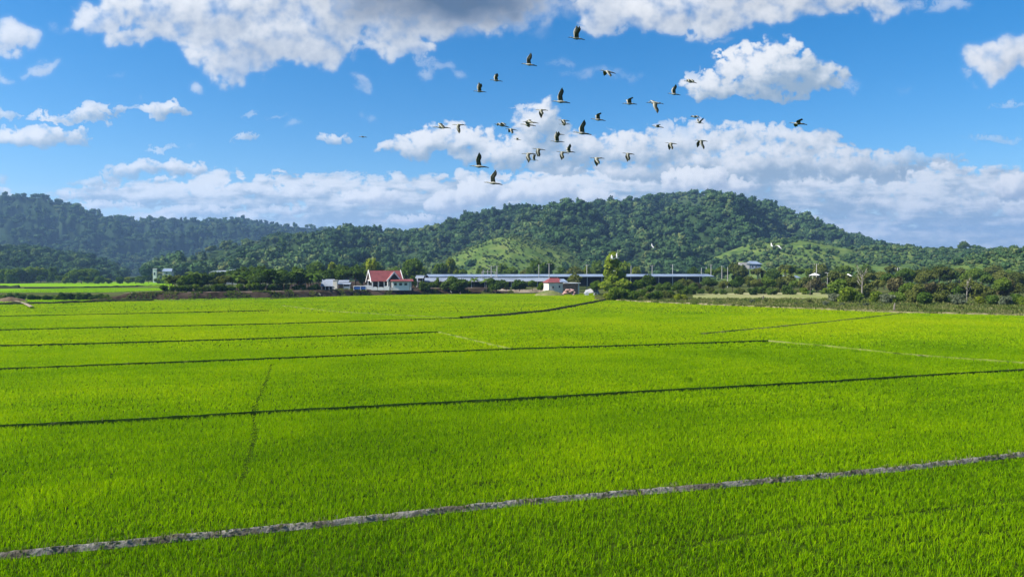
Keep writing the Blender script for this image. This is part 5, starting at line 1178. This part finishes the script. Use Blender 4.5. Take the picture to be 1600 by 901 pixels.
def build_birds():
    mats = bird_mats(); wf = surf_mat('pure_white_feathers', flat((.72, .71, .68), .06), 5, .9, 4, obj=True, spec=.1); white = [wf, wf, mats[2], mats[3]]
    cache = {}
    # survey x, y, apparent length, pose, roll, turn, label
    A = [
     (900.5, 60, 23, 'up', 24, 20, 'topmost bird of the flock, wings raised with one dropped forward'),
     (826.5, 101, 21, 'high', 0, 0, 'bird with upright wings second highest in the flock, in open blue sky'),
     (775.5, 126, 17, 'vee', 14, 18, 'upper one of two v-winged birds at the upper left of the flock'),
     (749.5, 143, 18, 'up', 20, 25, 'lower one of two v-winged birds at the upper left of the flock'),
     (876, 159, 25, 'high', 0, 2, 'large bird with tall upright wings above the cloud tower'),
     (949.5, 112, 22, 'droop', 16, 22, 'flat gliding bird with lowered tips, below and right of the topmost bird'),
     (690, 199, 24, 'arch', 22, 24, 'leftmost large bird, one wing arched up and one hanging'),
     (717, 195, 18, 'deep', -6, 5, 'pale bird with wing hanging straight down beside the leftmost large bird'),
     (784, 196, 22, 'arch', 8, 40, 'dark bird with twisted wings, upper of two left of the cloud tower'),
     (799, 202, 17, 'droop', 14, 25, 'smaller dark bird tucked under another left of the cloud tower'),
     (846, 172, 17, 'down', -5, 10, 'bird with lowered wing at the tip of the cloud tower'),
     (829, 191, 21, 'flat', 22, 15, 'flat-winged bird overlapping another against the cloud tower, the upper one'),
     (825, 195, 21, 'flat', -4, -5, 'flat-winged bird overlapping another against the cloud tower, the lower one'),
     (881, 188, 15, 'droop', 10, 10, 'upper of two small stacked birds right of the cloud tower'),
     (882, 194, 15, 'flat', -6, -4, 'lower of two small stacked birds right of the cloud tower'),
     (934.5, 187, 20, 'bent', 4, 8, 'bird with raised kinked wings against blue sky above the cloud middle'),
     (909.5, 208, 25, 'up', -4, 6, 'large bird with tall raised wings over the middle of the white cloud'),
     (874, 210, 14, 'flat', 12, 15, 'small flat bird just above a raised-wing bird over the cloud middle'),
     (870.5, 221, 20, 'up', 12, 20, 'medium bird with raised wings under a small flat bird'),
     (808.5, 218, 10, 'arch', 0, 10, 'tiny bird alone against the white cloud left of the lower trio'),
     (842, 233, 18, 'deep', 8, 15, 'right bird of the lower trio over the cloud, wing hanging'),
     (826, 240, 19, 'deep', -3, 8, 'left bird of the lower trio over the cloud, wing hanging'),
     (834.5, 250, 12, 'high', 6, 30, 'lowest small bird of the trio over the cloud, wings upright'),
     (879, 238, 17, 'deep', 4, 10, 'left bird of a touching pair over the grey cloud, wing hanging deep'),
     (889, 237, 17, 'vee', -8, 12, 'right bird of a touching pair over the grey cloud, head raised'),
     (933, 247, 19, 'down', 0, 6, 'bird with one short hanging wing low over the grey cloud'),
     (748.5, 260, 26, 'high', 2, 4, 'large bird with tall upright wings low at left, upper of two'),
     (770.5, 286, 25, 'high', -2, 2, 'large bird with tall upright wings closest to the hill, lower of two'),
     (983.5, 162, 20, 'bent', 8, 10, 'bird with wing kinked backwards, left of the bird with the long drooping wing'),
     (1023, 161, 24, 'droop', 40, 20, 'bird with white back and long drooping wing right of centre'),
     (1053, 147, 17, 'up', 0, 6, 'bird with raised wing at the left edge of the round cumulus'),
     (1078.5, 128, 18, 'arch', 18, 15, 'bird against the left part of the round cumulus'),
     (1086, 183, 14, 'arch', 10, 30, 'upper of two small dark birds below the round cumulus'),
     (1093, 192, 13, 'vee', 12, 35, 'lower of two small dark birds below the round cumulus'),
     (1027.5, 198, 16, 'flat', 0, 0, 'slim bird with level wings right of the white cloud'),
     (1048.5, 224, 16, 'down', 6, 10, 'small bird with short lowered wing over the grey cloud right of centre'),
     (1095.5, 220, 19, 'down', 16, 30, 'bird showing two hanging wings at the right of the flock'),
     (981.5, 240, 17, 'deep', -4, 20, 'bird with hanging wing and curled tail end below the flat slim one'),
     (1247, 193, 21, 'flat', -10, -14, 'rightmost bird gliding alone far from the flock'),
     (567, 214, 11, 'flat', 6, 12, 'leftmost tiny bird alone in the blue sky')]
    Wt = [(1022, 387, 11, 'vee', 10, 50, 'lone white bird flying before the dark forested hill'), (958, 404, 12, 'vee', 0, 20, 'left white bird at the top of the tall tree'), (965, 403, 11, 'up', 10, 30, 'right white bird at the top of the tall tree'),
          (1208, 385, 10, 'vee', 6, 10, 'left white bird of the pair before the meadow hill'), (1216, 384, 11, 'droop', 10, 25, 'right white bird of the pair before the meadow hill'), (960, 423, 6, 'flat', 0, 20, 'small white bird low in the tall tree')]
    for k, (px, py, ln, pose, roll, turn, label) in enumerate(A + Wt):
        w = k >= len(A); key = (pose, w, k % 6)
        if key not in cache:
            a1, a2, fold = POSES[pose]; rr = random.Random(k); V, F, MI = bird_mesh(a1 + rr.uniform(-.16, .16), a2 + rr.uniform(-.2, .2), fold, rr.uniform(-.05, .08), rr.uniform(-.05, .05), rr.uniform(-.008, .015))
            me = bpy.data.meshes.new('bird'); me.from_pydata(V, [], F)
            for m in (white if w else mats): me.materials.append(m)
            me.polygons.foreach_set('material_index', MI); me.polygons.foreach_set('use_smooth', [True] * len(F)); me.update(); cache[key] = me
        sz = 1.0 + .12 * math.sin(k * 2.3)
        d = pix_dir(px, py); dist = .93 * sz * FOC / ln * .87
        if w: dist *= 1.0
        p = d / np.linalg.norm(d) * dist
        o = link('bird', cache[key], None, (p[0], p[1], CAM_H + p[2])); o.scale = (sz, sz, sz)
        o.rotation_euler = (R(roll), R(4 * math.sin(k * 1.7) + 3), R(turn * .6))
        tag(o, label, 'bird', 'white birds near the hills' if w else 'birds of the flock')
    # white waders standing at the far edge of the rice
    for px, py, lab in ((705, 459.3, 'white wader standing at the far edge of the rice'), (500, 463.4, 'white wader standing in the rice below the grey shed')):
        x, y, _ = ground(px, py); V, F = [], []; mb = MB()
        mb.tube([(-.02, .06, 0), (-.02, .06, .3), (0, .04, .45)], [.012, .012, .02], 5); mb.tube([(.04, -.06, 0), (.04, -.06, .3), (0, -.04, .45)], [.012, .012, .02], 5)
        mb.tube([(.34, 0, .42), (.2, 0, .48), (0, 0, .54), (-.14, 0, .62), (-.2, 0, .78), (-.15, 0, .92), (-.18, 0, 1.0), (-.27, 0, 1.0), (-.42, 0, .97)], [.02, .09, .13, .09, .04, .03, .04, .035, .006], 9)
        tag(mb.build('wader', mats[1], None, (x, y, .1), None, True), lab, 'bird', 'white waders at the rice edge')
# ------------------------------------------------------------------ air
def build_haze(density):
    m, nt, out = new_mat('haze_air'); v = nt.nodes.new('ShaderNodeVolumePrincipled'); v.inputs['Color'].default_value = (.34, .60, 1.0, 1); v.inputs['Density'].default_value = density; v.inputs['Anisotropy'].default_value = .2
    nt.links.new(v.outputs[0], out.inputs['Volume'])
    tag(MB().box(-6300, 6300, -6300, 6300, -9.5, 420).build('haze', m), kind='stuff')
setup_view(); setup_world()
build_ground(); build_hills(); build_rice(); build_site(); build_trees(); build_houses(); build_birds(); build_haze(.00017)
for _o in bpy.data.objects:
    if 'label' in _o and len(_o['label'].split()) > 16: print('LONG', _o['label'])
